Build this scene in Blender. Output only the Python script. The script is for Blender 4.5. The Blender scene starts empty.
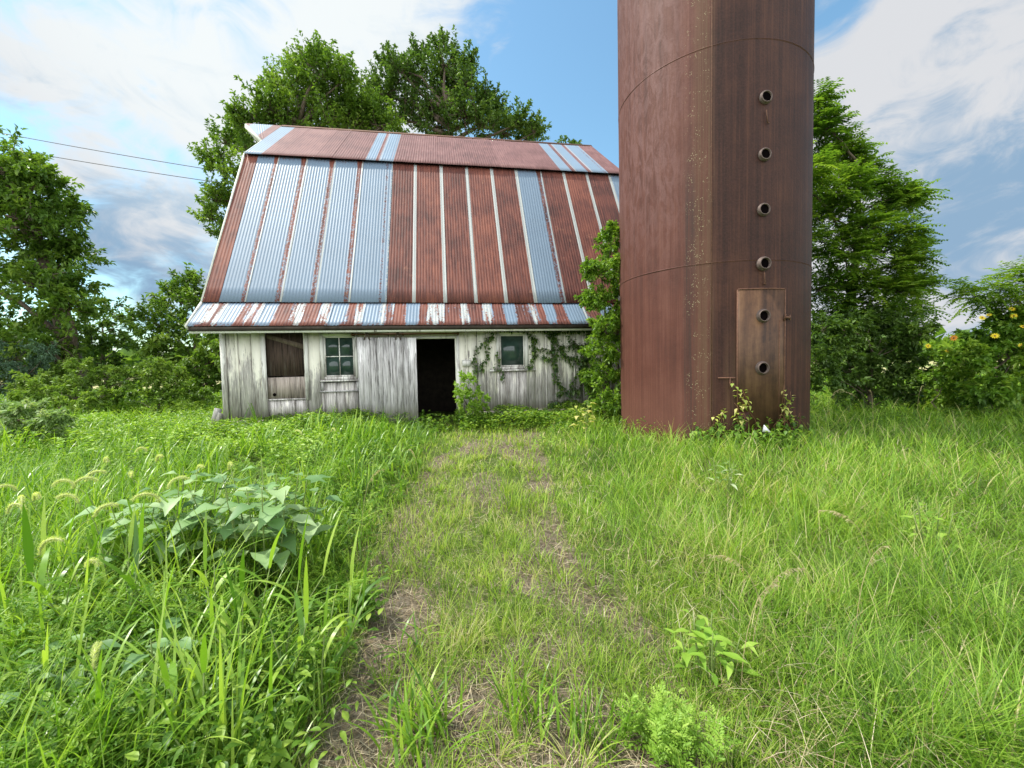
import bpy, math, random
import numpy as np
from mathutils import Vector, Matrix
PI = math.pi
RNG = np.random.default_rng(11)
random.seed(5)
scene = bpy.context.scene
COL = scene.collection

# ------------------------------------------------------------------ camera
F, PITCH, ROLL, EYE = 417.0, .0457, .0209, 1.6
cd = bpy.data.cameras.new('camera'); cam = bpy.data.objects.new('camera', cd); COL.objects.link(cam)
cd.sensor_width = 36; cd.lens = 36 * F / 1024; cd.clip_start = .05; cd.clip_end = 5000
cam.location = (0, 0, EYE)
cam.rotation_euler = (Matrix.Rotation(PI/2 - PITCH, 4, 'X') @ Matrix.Rotation(-ROLL, 4, 'Z')).to_euler()
scene.camera = cam

def ray(px, py):
    u, v = px - 512, 384 - py
    cr, sr = math.cos(ROLL), math.sin(ROLL)
    u, v = u*cr + v*sr, -u*sr + v*cr
    c, s = math.cos(PITCH), math.sin(PITCH)
    return np.array([u/F, c + s*v/F, -s + c*v/F])
def at(px, py, Y):
    d = ray(px, py); p = d * (Y / d[1]); p[2] += EYE
    return p

# ------------------------------------------------------------------ scene graph helpers
def tagit(o, label=None, cat=None, group=None, kind=None):
    if label: o['label'] = label
    if cat: o['category'] = cat
    if group: o['group'] = group
    if kind: o['kind'] = kind
    return o
def thing(name, label, cat, loc=(0, 0, 0), group=None, rz=0):
    o = bpy.data.objects.new(name, None); COL.objects.link(o)
    o.location = loc; o.rotation_euler = (0, 0, rz); o.empty_display_size = .2
    return tagit(o, label, cat, group)
LOCAL = set()   # roots whose parts are written in the root's own frame
def build(name, verts, faces, m, parent=None, attrs=None, fattrs=None, smooth=False, uv=None, loc=None):
    """faces: list of int arrays (n,k). verts in world (or parent-local when the parent is given with rot)."""
    verts = np.asarray(verts, np.float32).reshape(-1, 3)
    off = np.zeros(3, np.float32)
    if loc is not None: off = np.array(loc, np.float32)
    elif parent is not None:
        r = parent
        while r.parent: r = r.parent
        if r.name not in LOCAL: off = np.array(r.location, np.float32)
    me = bpy.data.meshes.new(name)
    if not isinstance(faces, list): faces = [faces]
    faces = [np.asarray(f, np.int32) for f in faces if len(f)]
    nl = sum(f.size for f in faces); nf = sum(len(f) for f in faces)
    me.vertices.add(len(verts)); me.vertices.foreach_set('co', (verts - off).ravel())
    me.loops.add(nl); me.polygons.add(nf)
    me.loops.foreach_set('vertex_index', np.concatenate([f.ravel() for f in faces]))
    tot = np.concatenate([np.full(len(f), f.shape[1], np.int32) for f in faces])
    st = np.concatenate([[0], np.cumsum(tot)[:-1]]).astype(np.int32)
    me.polygons.foreach_set('loop_start', st)
    me.update(calc_edges=True)
    if smooth: me.polygons.foreach_set('use_smooth', np.ones(nf, bool))
    for k, v in (attrs or {}).items():
        a = me.attributes.new(k, 'FLOAT', 'POINT'); a.data.foreach_set('value', np.asarray(v, np.float32))
    for k, v in (fattrs or {}).items():
        a = me.attributes.new(k, 'FLOAT', 'FACE'); a.data.foreach_set('value', np.asarray(v, np.float32))
    if uv is not None:
        l = me.uv_layers.new(name='UVMap'); vi = np.concatenate([f.ravel() for f in faces])
        l.data.foreach_set('uv', np.asarray(uv, np.float32)[vi].ravel())
    me.validate()
    me.materials.append(m)
    o = bpy.data.objects.new(name, me); COL.objects.link(o)
    if parent is not None: o.parent = parent
    elif loc is not None: o.location = loc
    return o
class MB:
    def __init__(s): s.v = []; s.f = {}; s.n = 0; s.a = {}
    def add(s, v, f, **at):
        v = np.asarray(v, float).reshape(-1, 3); 
        for q in (f if isinstance(f, list) else [f]):
            q = np.asarray(q, int)
            if q.ndim == 1: q = q[None]
            if q.size: s.f.setdefault(q.shape[1], []).append(q + s.n)
        s.v.append(v); s.n += len(v)
    def box(s, a, b, jit=0):
        (x0, y0, z0), (x1, y1, z1) = a, b
        v = np.array([[x0,y0,z0],[x1,y0,z0],[x1,y1,z0],[x0,y1,z0],[x0,y0,z1],[x1,y0,z1],[x1,y1,z1],[x0,y1,z1]], float)
        if jit: v += RNG.normal(0, jit, v.shape)
        s.add(v, [[0,3,2,1],[4,5,6,7],[0,1,5,4],[1,2,6,5],[2,3,7,6],[3,0,4,7]])
    def tube(s, pts, rad, n=6, cap=True):
        pts = np.asarray(pts, float); m = len(pts); rad = np.broadcast_to(rad, (m,))
        T = np.gradient(pts, axis=0); T /= np.linalg.norm(T, axis=1)[:, None] + 1e-9
        ref = np.array([0, 0, 1.]) if abs(T[:, 2]).mean() < .8 else np.array([1., 0, 0])
        A = np.cross(T, ref); A /= np.linalg.norm(A, axis=1)[:, None] + 1e-9; B = np.cross(T, A)
        t = np.arange(n) * 2*PI/n
        v = pts[:, None] + (A[:, None]*np.cos(t)[None, :, None] + B[:, None]*np.sin(t)[None, :, None]) * rad[:, None, None]
        i = np.arange(m-1)[:, None]*n; j = np.arange(n)[None]; k = (j+1) % n
        f = np.stack([i+j, i+k, i+n+k, i+n+j], -1).reshape(-1, 4)
        s.add(v.reshape(-1, 3), f)
        if cap:
            s.f.setdefault(n, []).append(np.array([np.arange(n)[::-1]]) + s.n - m*n)
            s.f.setdefault(n, []).append(np.array([np.arange(n)]) + s.n - n)
    def arrays(s): return np.concatenate(s.v), [np.concatenate(s.f[k]) for k in s.f]
    def make(s, name, m, parent=None, **kw):
        v, f = s.arrays(); return build(name, v, f, m, parent, **kw)

# ------------------------------------------------------------------ noise
_T = RNG.random((256, 256))
def vnoise(x, y, sc=1.0, oct=3):
    x = np.asarray(x, float)*sc + 50.3; y = np.asarray(y, float)*sc + 71.7; r = 0; a = 1; tot = 0
    for o in range(oct):
        xi = np.floor(x).astype(int); yi = np.floor(y).astype(int); fx = x-xi; fy = y-yi
        fx = fx*fx*(3-2*fx); fy = fy*fy*(3-2*fy)
        g = lambda i, j: _T[(xi+i) % 256, (yi+j) % 256]
        r = r + a*((g(0,0)*(1-fx)+g(1,0)*fx)*(1-fy) + (g(0,1)*(1-fx)+g(1,1)*fx)*fy); tot += a
        a *= .5; x = x*2.03+11; y = y*2.03+5
    return r/tot
def sstep(a, b, x):
    t = np.clip((np.asarray(x, float)-a)/(b-a), 0, 1); return t*t*(3-2*t)
def GZ(x, y):
    x = np.asarray(x, float); y = np.asarray(y, float)
    near = 1 - sstep(10, 30, np.hypot(x, y))
    xl, xr = path_edges(y)
    bank = .10*sstep(0, .8, xl-x) + .05*sstep(0, .8, x-xr)
    ruts = -.03*np.exp(-((x-(xl+.25))/.22)**2) - .03*np.exp(-((x-(xr-.2))/.2)**2)
    return .25*sstep(2, 9, y) + near*((vnoise(x, y, .9)-.5)*.10 + (vnoise(x, y, 5, 2)-.5)*.04 + (bank+ruts)*(1-sstep(6, 8, y)))
def path_edges(y):
    xl = np.interp(y, [0, 1.7, 2.7, 3.2, 5.2, 8.5, 9.5], [-.8, -.86, -1.02, -1.22, -1.36, -1.3, -1.0])
    xr = np.interp(y, [0, 1.7, 2.3, 2.8, 3.6, 5.2, 6.5, 8.5, 9.5], [.9, .9, .9, .84, .5, .55, .55, .6, .3])
    return xl, xr

# ------------------------------------------------------------------ materials
def newmat(name):
    m = bpy.data.materials.new(name); m.use_nodes = True; nt = m.node_tree; nt.nodes.clear()
    return m, nt
class NT:
    def __init__(s, nt): s.nt = nt
    def n(s, t, **kw):
        x = s.nt.nodes.new(t)
        for k, v in kw.items():
            if k.startswith('i_'):
                x.inputs[k[2:].replace('_', ' ')].default_value = v
            else: setattr(x, k, v)
        return x
    def l(s, a, b): s.nt.links.new(a, b)
    def math(s, op, a, b=None, c=None, clamp=False):
        x = s.n('ShaderNodeMath', operation=op, use_clamp=clamp)
        for i, q in enumerate((a, b, c)):
            if q is None: continue
            if isinstance(q, (int, float)): x.inputs[i].default_value = q
            else: s.l(q, x.inputs[i])
        return x.outputs[0]
    def mix(s, fac, a, b, mode='MIX'):
        x = s.n('ShaderNodeMix', data_type='RGBA', blend_type=mode)
        for i, q in ((0, fac), (6, a), (7, b)):
            if isinstance(q, (int, float)): x.inputs[i].default_value = q
            elif isinstance(q, tuple): x.inputs[i].default_value = (*q[:3], 1)
            else: s.l(q, x.inputs[i])
        return x.outputs[2]
    def noise(s, vec, scale, detail=4, rough=.6, dist=0):
        x = s.n('ShaderNodeTexNoise'); x.inputs['Scale'].default_value = scale
        x.inputs['Detail'].default_value = detail; x.inputs['Roughness'].default_value = rough
        x.inputs['Distortion'].default_value = dist
        if vec is not None: s.l(vec, x.inputs['Vector'])
        return x.outputs['Fac']
    def mapping(s, vec, scale=(1, 1, 1), loc=(0, 0, 0)):
        x = s.n('ShaderNodeMapping'); x.inputs['Scale'].default_value = scale; x.inputs['Location'].default_value = loc
        s.l(vec, x.inputs['Vector']); return x.outputs[0]
    def ss(s, x, a, b):
        m = s.n('ShaderNodeMapRange', interpolation_type='SMOOTHSTEP')
        s.l(x, m.inputs[0]); m.inputs[1].default_value = a; m.inputs[2].default_value = b
        return m.outputs[0]
    def attr(s, name): return s.n('ShaderNodeAttribute', attribute_name=name).outputs['Fac']
    def ramp(s, fac, stops):
        x = s.n('ShaderNodeValToRGB'); e = x.color_ramp.elements
        while len(e) < len(stops): e.new(.5)
        for i, (p, c) in enumerate(stops): e[i].position = p; e[i].color = (*c, 1)
        s.l(fac, x.inputs[0]); return x.outputs[0]
    def bump(s, h, strength=.5, dist=.01):
        x = s.n('ShaderNodeBump'); x.inputs['Strength'].default_value = strength; x.inputs['Distance'].default_value = dist
        s.l(h, x.inputs['Height']); return x.outputs[0]
    def out(s, col, rough=.8, metal=0, bump=None, spec=.3):
        p = s.n('ShaderNodeBsdfPrincipled'); o = s.n('ShaderNodeOutputMaterial')
        if isinstance(col, tuple): p.inputs['Base Color'].default_value = (*col, 1)
        else: s.l(col, p.inputs['Base Color'])
        for k, q in (('Roughness', rough), ('Metallic', metal), ('Specular IOR Level', spec)):
            if isinstance(q, (int, float)): p.inputs[k].default_value = q
            else: s.l(q, p.inputs[k])
        if bump is not None: s.l(bump, p.inputs['Normal'])
        s.l(p.outputs[0], o.inputs[0]); return p
def simple(name, c, rough=.8, metal=0, var=.3, scale=6, stretch=(1, 1, 1), spec=.3):
    m, nt = newmat(name); N = NT(nt)
    v = N.mapping(N.n('ShaderNodeTexCoord').outputs['Object'], stretch)
    f = N.noise(v, scale, 6, .65)
    a = tuple(x*(1-var) for x in c); b = tuple(min(1, x*(1+var)) for x in c)
    N.out(N.ramp(f, [(.3, a), (.7, b)]), rough, metal, N.bump(f, .3), spec); return m
def leafmat(name, stops, trans=.35, rough=.45, spec=.35, patch=None):
    m, nt = newmat(name); N = NT(nt)
    f = N.attr('rnd')
    if patch:
        g = N.noise(N.n('ShaderNodeNewGeometry').outputs['Position'], patch, 3)
        f = N.math('ADD', f, N.math('MULTIPLY', N.math('SUBTRACT', g, .5), 1.3), clamp=True)
    c = N.ramp(f, stops)
    p = N.n('ShaderNodeBsdfPrincipled'); N.l(c, p.inputs['Base Color'])
    p.inputs['Roughness'].default_value = rough; p.inputs['Specular IOR Level'].default_value = spec
    t = N.n('ShaderNodeBsdfTranslucent')
    tc = N.mix(1.0, c, (1.25, 1.3, .55), 'MULTIPLY'); N.l(tc, t.inputs[0])
    mx = N.n('ShaderNodeMixShader'); mx.inputs[0].default_value = trans
    N.l(p.outputs[0], mx.inputs[1]); N.l(t.outputs[0], mx.inputs[2])
    o = N.n('ShaderNodeOutputMaterial'); N.l(mx.outputs[0], o.inputs[0]); return m
M = {}
M['grass'] = leafmat('grass_blades', [(0, (.065, .14, .016)), (.35, (.16, .30, .028)), (.7, (.29, .46, .055)), (.93, (.44, .53, .11)), (1, (.56, .50, .25))], .45, .5, .3, 1.1)
M['pathgrass'] = leafmat('path_grass_blades', [(0, (.08, .16, .018)), (.5, (.24, .38, .036)), (.85, (.40, .52, .08)), (1, (.54, .50, .24))], .45, .5, .3, 1.6)
M['dry'] = leafmat('dry_straw', [(0, (.20, .14, .08)), (.45, (.40, .31, .19)), (1, (.68, .59, .42))], .15, .8, .2)
M['weed'] = leafmat('feathery_weed_leaves', [(0, (.045, .12, .014)), (.5, (.13, .28, .024)), (1, (.32, .47, .05))], .4, .5, .3, .9)
M['cover'] = leafmat('ground_cover_leaves', [(0, (.05, .12, .016)), (.5, (.14, .27, .03)), (1, (.31, .44, .06))], .4, .45, .35, .6)
M['lime'] = leafmat('lime_leaves', [(0, (.14, .27, .03)), (.5, (.25, .42, .05)), (1, (.40, .54, .10))], .4, .45, .35)
M['blade'] = leafmat('broad_grass_blades', [(0, (.07, .17, .015)), (.5, (.20, .37, .03)), (1, (.40, .54, .09))], .4, .35, .5)
M['big'] = leafmat('grey_green_leaves', [(0, (.11, .22, .07)), (.5, (.22, .37, .13)), (1, (.38, .50, .24))], .3, .5, .4)
M['head'] = leafmat('seed_heads', [(0, (.48, .55, .20)), (1, (.75, .78, .40))], .5, .7, .2)
M['straw'] = leafmat('pale_straw', [(0, (.45, .38, .20)), (1, (.65, .58, .36))], .3, .8, .2)
M['tree_dark'] = leafmat('dark_tree_leaves', [(0, (.04, .08, .016)), (.5, (.085, .16, .03)), (1, (.17, .26, .055))], .4, .45, .35, .5)
M['tree_mid'] = leafmat('tree_leaves', [(0, (.055, .115, .018)), (.5, (.125, .225, .032)), (1, (.25, .36, .06))], .42, .45, .35, .5)
M['walnut'] = leafmat('walnut_leaves', [(0, (.06, .13, .018)), (.5, (.15, .27, .032)), (1, (.30, .42, .06))], .42, .45, .35, .5)
M['bush'] = leafmat('bush_leaves', [(0, (.06, .14, .018)), (.5, (.16, .29, .032)), (1, (.32, .46, .06))], .42, .45, .35)
M['tree_deep'] = leafmat('deep_green_tree_leaves', [(0, (.02, .05, .014)), (.5, (.045, .095, .022)), (1, (.10, .17, .04))], .25, .45, .35, .5)
M['bluegreen'] = leafmat('blue_green_needles', [(0, (.05, .11, .06)), (1, (.15, .24, .15))], .2, .6, .3)
M['olive'] = leafmat('olive_leaves', [(0, (.09, .16, .03)), (.5, (.17, .28, .045)), (1, (.29, .39, .08))], .35, .5, .3)
M['palegreen'] = leafmat('pale_leaves', [(0, (.16, .27, .08)), (.6, (.30, .42, .16)), (1, (.58, .62, .42))], .35, .5, .3)
M['yellowleaf'] = leafmat('yellowing_leaves', [(0, (.22, .32, .05)), (.5, (.42, .46, .10)), (1, (.62, .55, .22))], .35, .5, .3)
M['vine'] = leafmat('vine_leaves', [(0, (.03, .075, .02)), (.6, (.08, .15, .03)), (1, (.16, .24, .05))], .3, .45, .35)
M['petal'] = leafmat('yellow_petals', [(0, (.80, .58, .02)), (1, (.9, .75, .06))], .3, .6, .2)
M['orange'] = leafmat('orange_petals', [(0, (.75, .30, .04)), (1, (.85, .42, .08))], .3, .6, .2)
M['bark'] = simple('bark', (.13, .10, .075), .9, 0, .4, 9, (3, 3, .6))
M['stem'] = simple('green_stem', (.16, .22, .06), .7, 0, .3, 9)
M['redstem'] = simple('reddish_stem', (.20, .10, .05), .7, 0, .3, 9)
M['concrete'] = simple('old_concrete', (.36, .32, .27), .95, 0, .25, 5)
M['darkwood'] = simple('dark_interior_wood', (.05, .04, .032), .95, 0, .4, 6)
M['iron'] = simple('rusty_iron', (.13, .065, .04), .8, .1, .4, 22)
M['pipe'] = simple('pale_pipe_steel', (.13, .095, .08), .6, .3, .35, 25)
M['void'] = simple('hole_shade_black', (.004, .003, .003), 1, spec=0)  # near-black colour standing in for the shade inside holes
M['cable'] = simple('cable', (.06, .06, .065), .7)
M['scrap'] = simple('white_plastic', (.75, .75, .73), .5, 0, .08)
M['farwood'] = simple('far_wood_leaves', (.07, .13, .05), .9, 0, .35, .8)

def glass():
    m, nt = newmat('dusty_pane'); N = NT(nt)
    v = N.n('ShaderNodeTexCoord').outputs['Object']
    N.out(N.ramp(N.noise(v, 4, 4), [(.3, (.015, .035, .028)), (.75, (.05, .085, .07))]), .12, 0, None, .6); return m
M['glass'] = glass()
def wallmat(name, paint, thr, grey=(.50, .475, .45), dark=(.17, .15, .13), green=True):
    m, nt = newmat(name); N = NT(nt)
    co = N.n('ShaderNodeTexCoord').outputs['Object']
    v = N.mapping(co, (9, 9, .9)); fine = N.mapping(co, (60, 60, 2.2))
    n1 = N.noise(v, 1, 8, .72, .4); n2 = N.noise(fine, 1, 6, .7); n3 = N.noise(N.mapping(co, (2, 2, 1.1)), 1.3, 4)
    z = N.n('ShaderNodeSeparateXYZ'); N.l(co, z.inputs[0])
    hgt = N.ss(z.outputs[2], .5, 2.4)
    k = N.math('ADD', N.math('MULTIPLY', n1, 1.2), N.math('MULTIPLY', hgt, .46))
    k = N.math('ADD', k, N.math('MULTIPLY', N.math('SUBTRACT', n2, .5), .7))
    k = N.math('ADD', k, N.math('MULTIPLY', N.math('SUBTRACT', n3, .5), .7))
    mask = N.ss(k, thr, thr + .13)
    wood = N.ramp(N.math('ADD', N.math('MULTIPLY', n2, .65), N.math('MULTIPLY', n1, .35)), [(.40, dark), (.50, grey), (.64, tuple(min(1, x*1.5) for x in grey))])
    pc = N.ramp(n3, [(.3, tuple(x*.86 for x in paint)), (.7, paint)])
    if green:
        alg = N.ss(N.math('ADD', hgt, N.math('MULTIPLY', N.math('SUBTRACT', n3, .5), .5)), .86, 1.12)
        pc = N.mix(N.math('MULTIPLY', alg, .5), pc, (.52, .56, .34))
        wood = N.mix(N.math('MULTIPLY', alg, .35), wood, (.22, .25, .12))
    c = N.mix(mask, wood, pc)
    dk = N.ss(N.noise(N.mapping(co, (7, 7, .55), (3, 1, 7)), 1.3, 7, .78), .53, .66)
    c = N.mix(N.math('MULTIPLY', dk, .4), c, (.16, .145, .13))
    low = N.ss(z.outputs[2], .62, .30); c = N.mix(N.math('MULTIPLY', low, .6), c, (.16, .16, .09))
    N.out(c, .85, 0, N.bump(n2, .6, .01), .2); return m
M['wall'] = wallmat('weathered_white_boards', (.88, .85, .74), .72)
M['doorwood'] = wallmat('weathered_grey_boards', (.80, .79, .77), .93, (.46, .45, .44), (.10, .095, .09), False)
M['trim'] = wallmat('flaking_white_trim', (.78, .77, .72), .72)
M['ply'] = wallmat('bare_brown_board', (.60, .56, .51), .80, (.34, .29, .25), (.05, .035, .027), False)
M['plydark'] = wallmat('dark_brown_board', (.20, .15, .11), 1.5, (.062, .042, .032), (.018, .013, .011), False)

def roofmat(name, rust_a, rust_b, rust_c, galv, pale):
    m, nt = newmat(name); N = NT(nt)
    co = N.n('ShaderNodeTexCoord').outputs['Object']; uv = N.n('ShaderNodeUVMap').outputs[0]
    fine = N.noise(co, 22, 5, .8); med = N.noise(N.mapping(uv, (30, 1.6, 1)), 1, 5, .7); big = N.noise(co, 1.4, 5, .6)
    fleck = N.noise(N.mapping(uv, (16, 9, 1)), 1, 8, .85)
    ra = N.attr('rust'); pa = N.attr('pale'); rn = N.attr('rnd')
    jag = N.math('ADD', N.math('MULTIPLY', N.math('SUBTRACT', fine, .5), 1.1), N.math('MULTIPLY', N.math('SUBTRACT', fleck, .5), 1.1))
    rm = N.ss(N.math('ADD', ra, jag), .42, .58); pm = N.ss(N.math('ADD', pa, N.math('MULTIPLY', jag, 1.0)), .42, .6)
    t = N.math('ADD', N.math('MULTIPLY', med, .75), N.math('MULTIPLY', big, .45)); t = N.math('SUBTRACT', t, .1)
    t = N.math('ADD', t, N.math('MULTIPLY', N.math('SUBTRACT', rn, .5), .10))
    rust = N.ramp(t, [(.36, rust_a), (.49, rust_b), (.66, rust_c)])
    spot = N.ss(N.noise(co, 3.5, 5, .65), .62, .75); rust = N.mix(N.math('MULTIPLY', spot, .35), rust, (.42, .20, .11))
    g = N.mix(big, tuple(x*.82 for x in galv), tuple(min(1, x*1.15) for x in galv))
    g = N.mix(N.math('MULTIPLY', N.ss(fine, .5, .8), .18), g, (.36, .30, .26))
    c = N.mix(pm, g, pale); c = N.mix(rm, c, rust)
    rough = N.math('ADD', N.math('MULTIPLY', rm, .16), .50)
    metal = 0.0
    N.out(c, rough, metal, N.bump(fine, .15, .004), .4); return m
M['roof_low'] = roofmat('corrugated_roof_steel', (.050, .015, .010), (.115, .034, .022), (.205, .066, .038), (.145, .205, .27), (.36, .38, .36))
M['roof_up'] = roofmat('corrugated_upper_roof_steel', (.095, .040, .034), (.145, .064, .056), (.205, .102, .090), (.17, .235, .30), (.35, .33, .32))

def silomat():
    m, nt = newmat('rusted_silo_steel'); N = NT(nt)
    co = N.n('ShaderNodeTexCoord').outputs['Object']; uv = N.n('ShaderNodeUVMap').outputs[0]
    s = N.n('ShaderNodeSeparateXYZ'); N.l(uv, s.inputs[0]); a = s.outputs[0]; z = s.outputs[1]   # a degrees, z metres
    st = N.noise(N.mapping(uv, (.35, .22, 1)), 1, 7, .7); st2 = N.noise(N.mapping(uv, (1.3, .35, 1)), 1, 6, .75)
    cl = N.noise(co, 1.6, 6, .65); fi = N.noise(co, 30, 4, .7)
    diag = N.noise(N.mapping(co, (7, 7, 2.2)), 1, 5, .7, 1.5)
    t = N.math('ADD', N.math('MULTIPLY', st, .45), N.math('MULTIPLY', st2, .3)); t = N.math('ADD', t, N.math('MULTIPLY', cl, .25))
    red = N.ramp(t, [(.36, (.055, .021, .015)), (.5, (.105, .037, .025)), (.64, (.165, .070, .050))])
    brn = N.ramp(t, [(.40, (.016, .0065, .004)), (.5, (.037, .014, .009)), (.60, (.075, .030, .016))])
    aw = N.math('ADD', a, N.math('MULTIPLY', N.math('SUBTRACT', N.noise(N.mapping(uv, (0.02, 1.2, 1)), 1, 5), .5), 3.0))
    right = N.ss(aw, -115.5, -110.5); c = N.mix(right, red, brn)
    pk = N.math('MULTIPLY', N.math('MULTIPLY', N.ss(z, 2.2, 5.0), N.ss(a, -118, -140)), N.ss(diag, .38, .62)); c = N.mix(N.math('MULTIPLY', pk, .55), c, (.20, .105, .095))
    def band(c0, w): return N.math('MULTIPLY', N.ss(aw, c0-w, c0-w*.3), N.ss(aw, c0+w, c0+w*.3))
    och = N.math('MULTIPLY', band(-117, 7), N.ss(st2, .35, .6)); c = N.mix(N.math('MULTIPLY', och, .7), c, (.11, .068, .036))
    och2 = N.math('MULTIPLY', N.math('MULTIPLY', band(-103, 5), N.ss(st2, .35, .65)), N.ss(z, 2.6, 1.2)); c = N.mix(N.math('MULTIPLY', och2, .55), c, (.11, .065, .034))
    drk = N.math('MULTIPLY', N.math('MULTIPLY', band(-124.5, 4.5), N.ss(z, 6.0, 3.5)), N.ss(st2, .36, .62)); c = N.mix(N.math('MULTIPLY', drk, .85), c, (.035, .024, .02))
    low = N.math('MULTIPLY', N.ss(z, 1.6, .4), N.ss(a, -112, -135)); c = N.mix(N.math('MULTIPLY', low, .35), c, (.19, .085, .06))
    v = N.n('ShaderNodeTexVoronoi'); v.inputs['Scale'].default_value = 38; N.l(co, v.inputs['Vector'])
    lich = N.math('MULTIPLY', N.ss(v.outputs['Distance'], .30, .2), N.math('MULTIPLY', band(-120, 9), N.ss(N.noise(co, 7, 4), .50, .60)))
    c = N.mix(N.math('MULTIPLY', lich, .7), c, (.42, .38, .22))
    c = N.mix(N.math('MULTIPLY', N.ss(fi, .35, .7), .25), c, (.10, .045, .035))
    N.out(c, N.math('ADD', N.math('MULTIPLY', fi, .25), .50), 0.0, N.bump(N.math('ADD', fi, cl), .35, .008), .22); return m
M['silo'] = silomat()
def silodoor():
    m, nt = newmat('ochre_rusted_hatch'); N = NT(nt)
    co = N.n('ShaderNodeTexCoord').outputs['Object']
    t = N.math('ADD', N.math('MULTIPLY', N.noise(N.mapping(co, (9, 9, .8)), 1, 6, .7), .6), N.math('MULTIPLY', N.noise(co, 4, 6, .7), .4))
    c = N.ramp(t, [(.36, (.03, .016, .010)), (.5, (.075, .038, .020)), (.66, (.13, .072, .036))])
    N.out(c, .6, .1, N.bump(N.noise(co, 30), .3, .006)); return m
M['hatch'] = silodoor()
def groundmat():
    m, nt = newmat('ground_soil'); N = NT(nt)
    co = N.n('ShaderNodeNewGeometry').outputs['Position']
    n1 = N.noise(co, 1.3, 8, .7); n2 = N.noise(co, 28, 6, .8); n3 = N.noise(N.mapping(co, (1, 1, 1)), 90, 3, .8)
    soil = N.ramp(N.math('ADD', N.math('MULTIPLY', n2, .7), N.math('MULTIPLY', n1, .3)), [(.36, (.07, .054, .034)), (.5, (.18, .145, .10)), (.66, (.38, .33, .25))])
    green = N.ramp(n1, [(.3, (.07, .11, .025)), (.7, (.16, .22, .05))])
    pm = N.attr('bare'); c = N.mix(N.ss(N.math('ADD', pm, N.math('MULTIPLY', N.math('SUBTRACT', n1, .5), 1.0)), .3, .6), green, soil)
    fm = N.attr('far'); c = N.mix(fm, c, N.ramp(N.noise(co, .02, 4), [(.35, (.16, .24, .06)), (.55, (.42, .38, .18))]))
    N.out(c, .95, 0, N.bump(N.math('ADD', n2, n3), .8, .03), .1); return m
M['ground'] = groundmat()
M['clod'] = simple('ground_clods', (.22, .17, .12), .95, 0, .4, 20)

# ------------------------------------------------------------------ ground
def axis(lim, near, k):
    a = [0.0]; st = near
    while a[-1] < lim: a.append(a[-1]+st); st = max(near, a[-1]*k)
    return np.array(a)
ax = axis(900, .07, .02); xs = np.concatenate([-ax[:0:-1], ax]); ys = np.concatenate([-axis(40, .3, .1)[:0:-1], axis(900, .07, .02)])
GX, GY = np.meshgrid(xs, ys); gz = GZ(GX, GY)
xl, xr = path_edges(GY)
bare = (sstep(-.15, .25, GX-xl)*sstep(-.15, .25, xr-GX))*(1-sstep(8.3, 9.3, GY))
dist = np.hypot(GX, GY); n = len(xs)
i = np.arange(len(ys)-1)[:, None]*n; j = np.arange(n-1)[None]
build('ground', np.stack([GX, GY, gz], -1).reshape(-1, 3), np.stack([i+j, i+j+1, i+n+j+1, i+n+j], -1).reshape(-1, 4), M['ground'],
      attrs={'bare': (bare*(.35+.65*np.clip(.8*sstep(.5, .62, vnoise(GX+31, GY+17, 1.3, 3))+np.exp(-((GX-(xl+.22))/.28)**2)*(1-sstep(3, 5.5, GY))+np.exp(-((GX-(xr-.12))/.2)**2), 0, 1))).ravel(), 'far': sstep(25, 45, dist).ravel()}, smooth=True)
tagit(bpy.data.objects['ground'], kind='structure')

# ------------------------------------------------------------------ vegetation primitives
def norm(a): return a/(np.linalg.norm(a, axis=-1, keepdims=True)+1e-9)
def blades_geo(P, H, W, az, lean, curl, seg=4, twist=0, wp=1.6, full=.15):
    n = len(P); H = np.broadcast_to(H, (n,)); W = np.broadcast_to(W, (n,)); lean = np.broadcast_to(lean, (n,)); curl = np.broadcast_to(curl, (n,))
    d = np.stack([np.cos(az), np.sin(az), np.zeros(n)], 1); sd = np.stack([-np.sin(az+twist), np.cos(az+twist), np.zeros(n)], 1)
    c = P.astype(float).copy(); V = []
    for k in range(seg+1):
        s = k/seg
        w = W*(1-s**wp)*(full+(1-full)*min(1, s*3)) if k < seg else W*0
        if k < seg: V += [c-sd*(w/2)[:, None], c+sd*(w/2)[:, None]]
        else: V += [c]
        th = lean+curl*(s+.5/seg)
        c = c+(d*np.sin(th)[:, None]+np.array([0, 0, 1.])*np.cos(th)[:, None])*(H/seg)[:, None]
    V = np.stack(V, 1); m = 2*seg+1; b = (np.arange(n)*m)[:, None]
    q = np.concatenate([b+np.array([[2*k, 2*k+1, 2*k+3, 2*k+2]]) for k in range(seg-1)], 1).reshape(-1, 4) if seg > 1 else np.zeros((0, 4), int)
    t = b+np.array([[2*seg-2, 2*seg-1, 2*seg]])
    return V.reshape(-1, 3), q, t, seg
def leaf_geo(P, D, Nn, L, W, fold=.25, droop=.15):
    n = len(P); L = np.broadcast_to(L, (n,))[:, None]; W = np.broadcast_to(W, (n,))[:, None]
    D = norm(D); S = norm(np.cross(D, Nn)); Nn = np.cross(S, D)
    mid = P+D*L*.42
    v = np.stack([P, mid+S*W/2+Nn*W*fold, P+D*L-np.array([0, 0, 1.])*L*droop, mid-S*W/2+Nn*W*fold], 1)
    b = (np.arange(n)*4)[:, None]
    return v.reshape(-1, 3), np.concatenate([b+np.array([[0, 1, 2]]), b+np.array([[0, 2, 3]])], 1).reshape(-1, 3)
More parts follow.
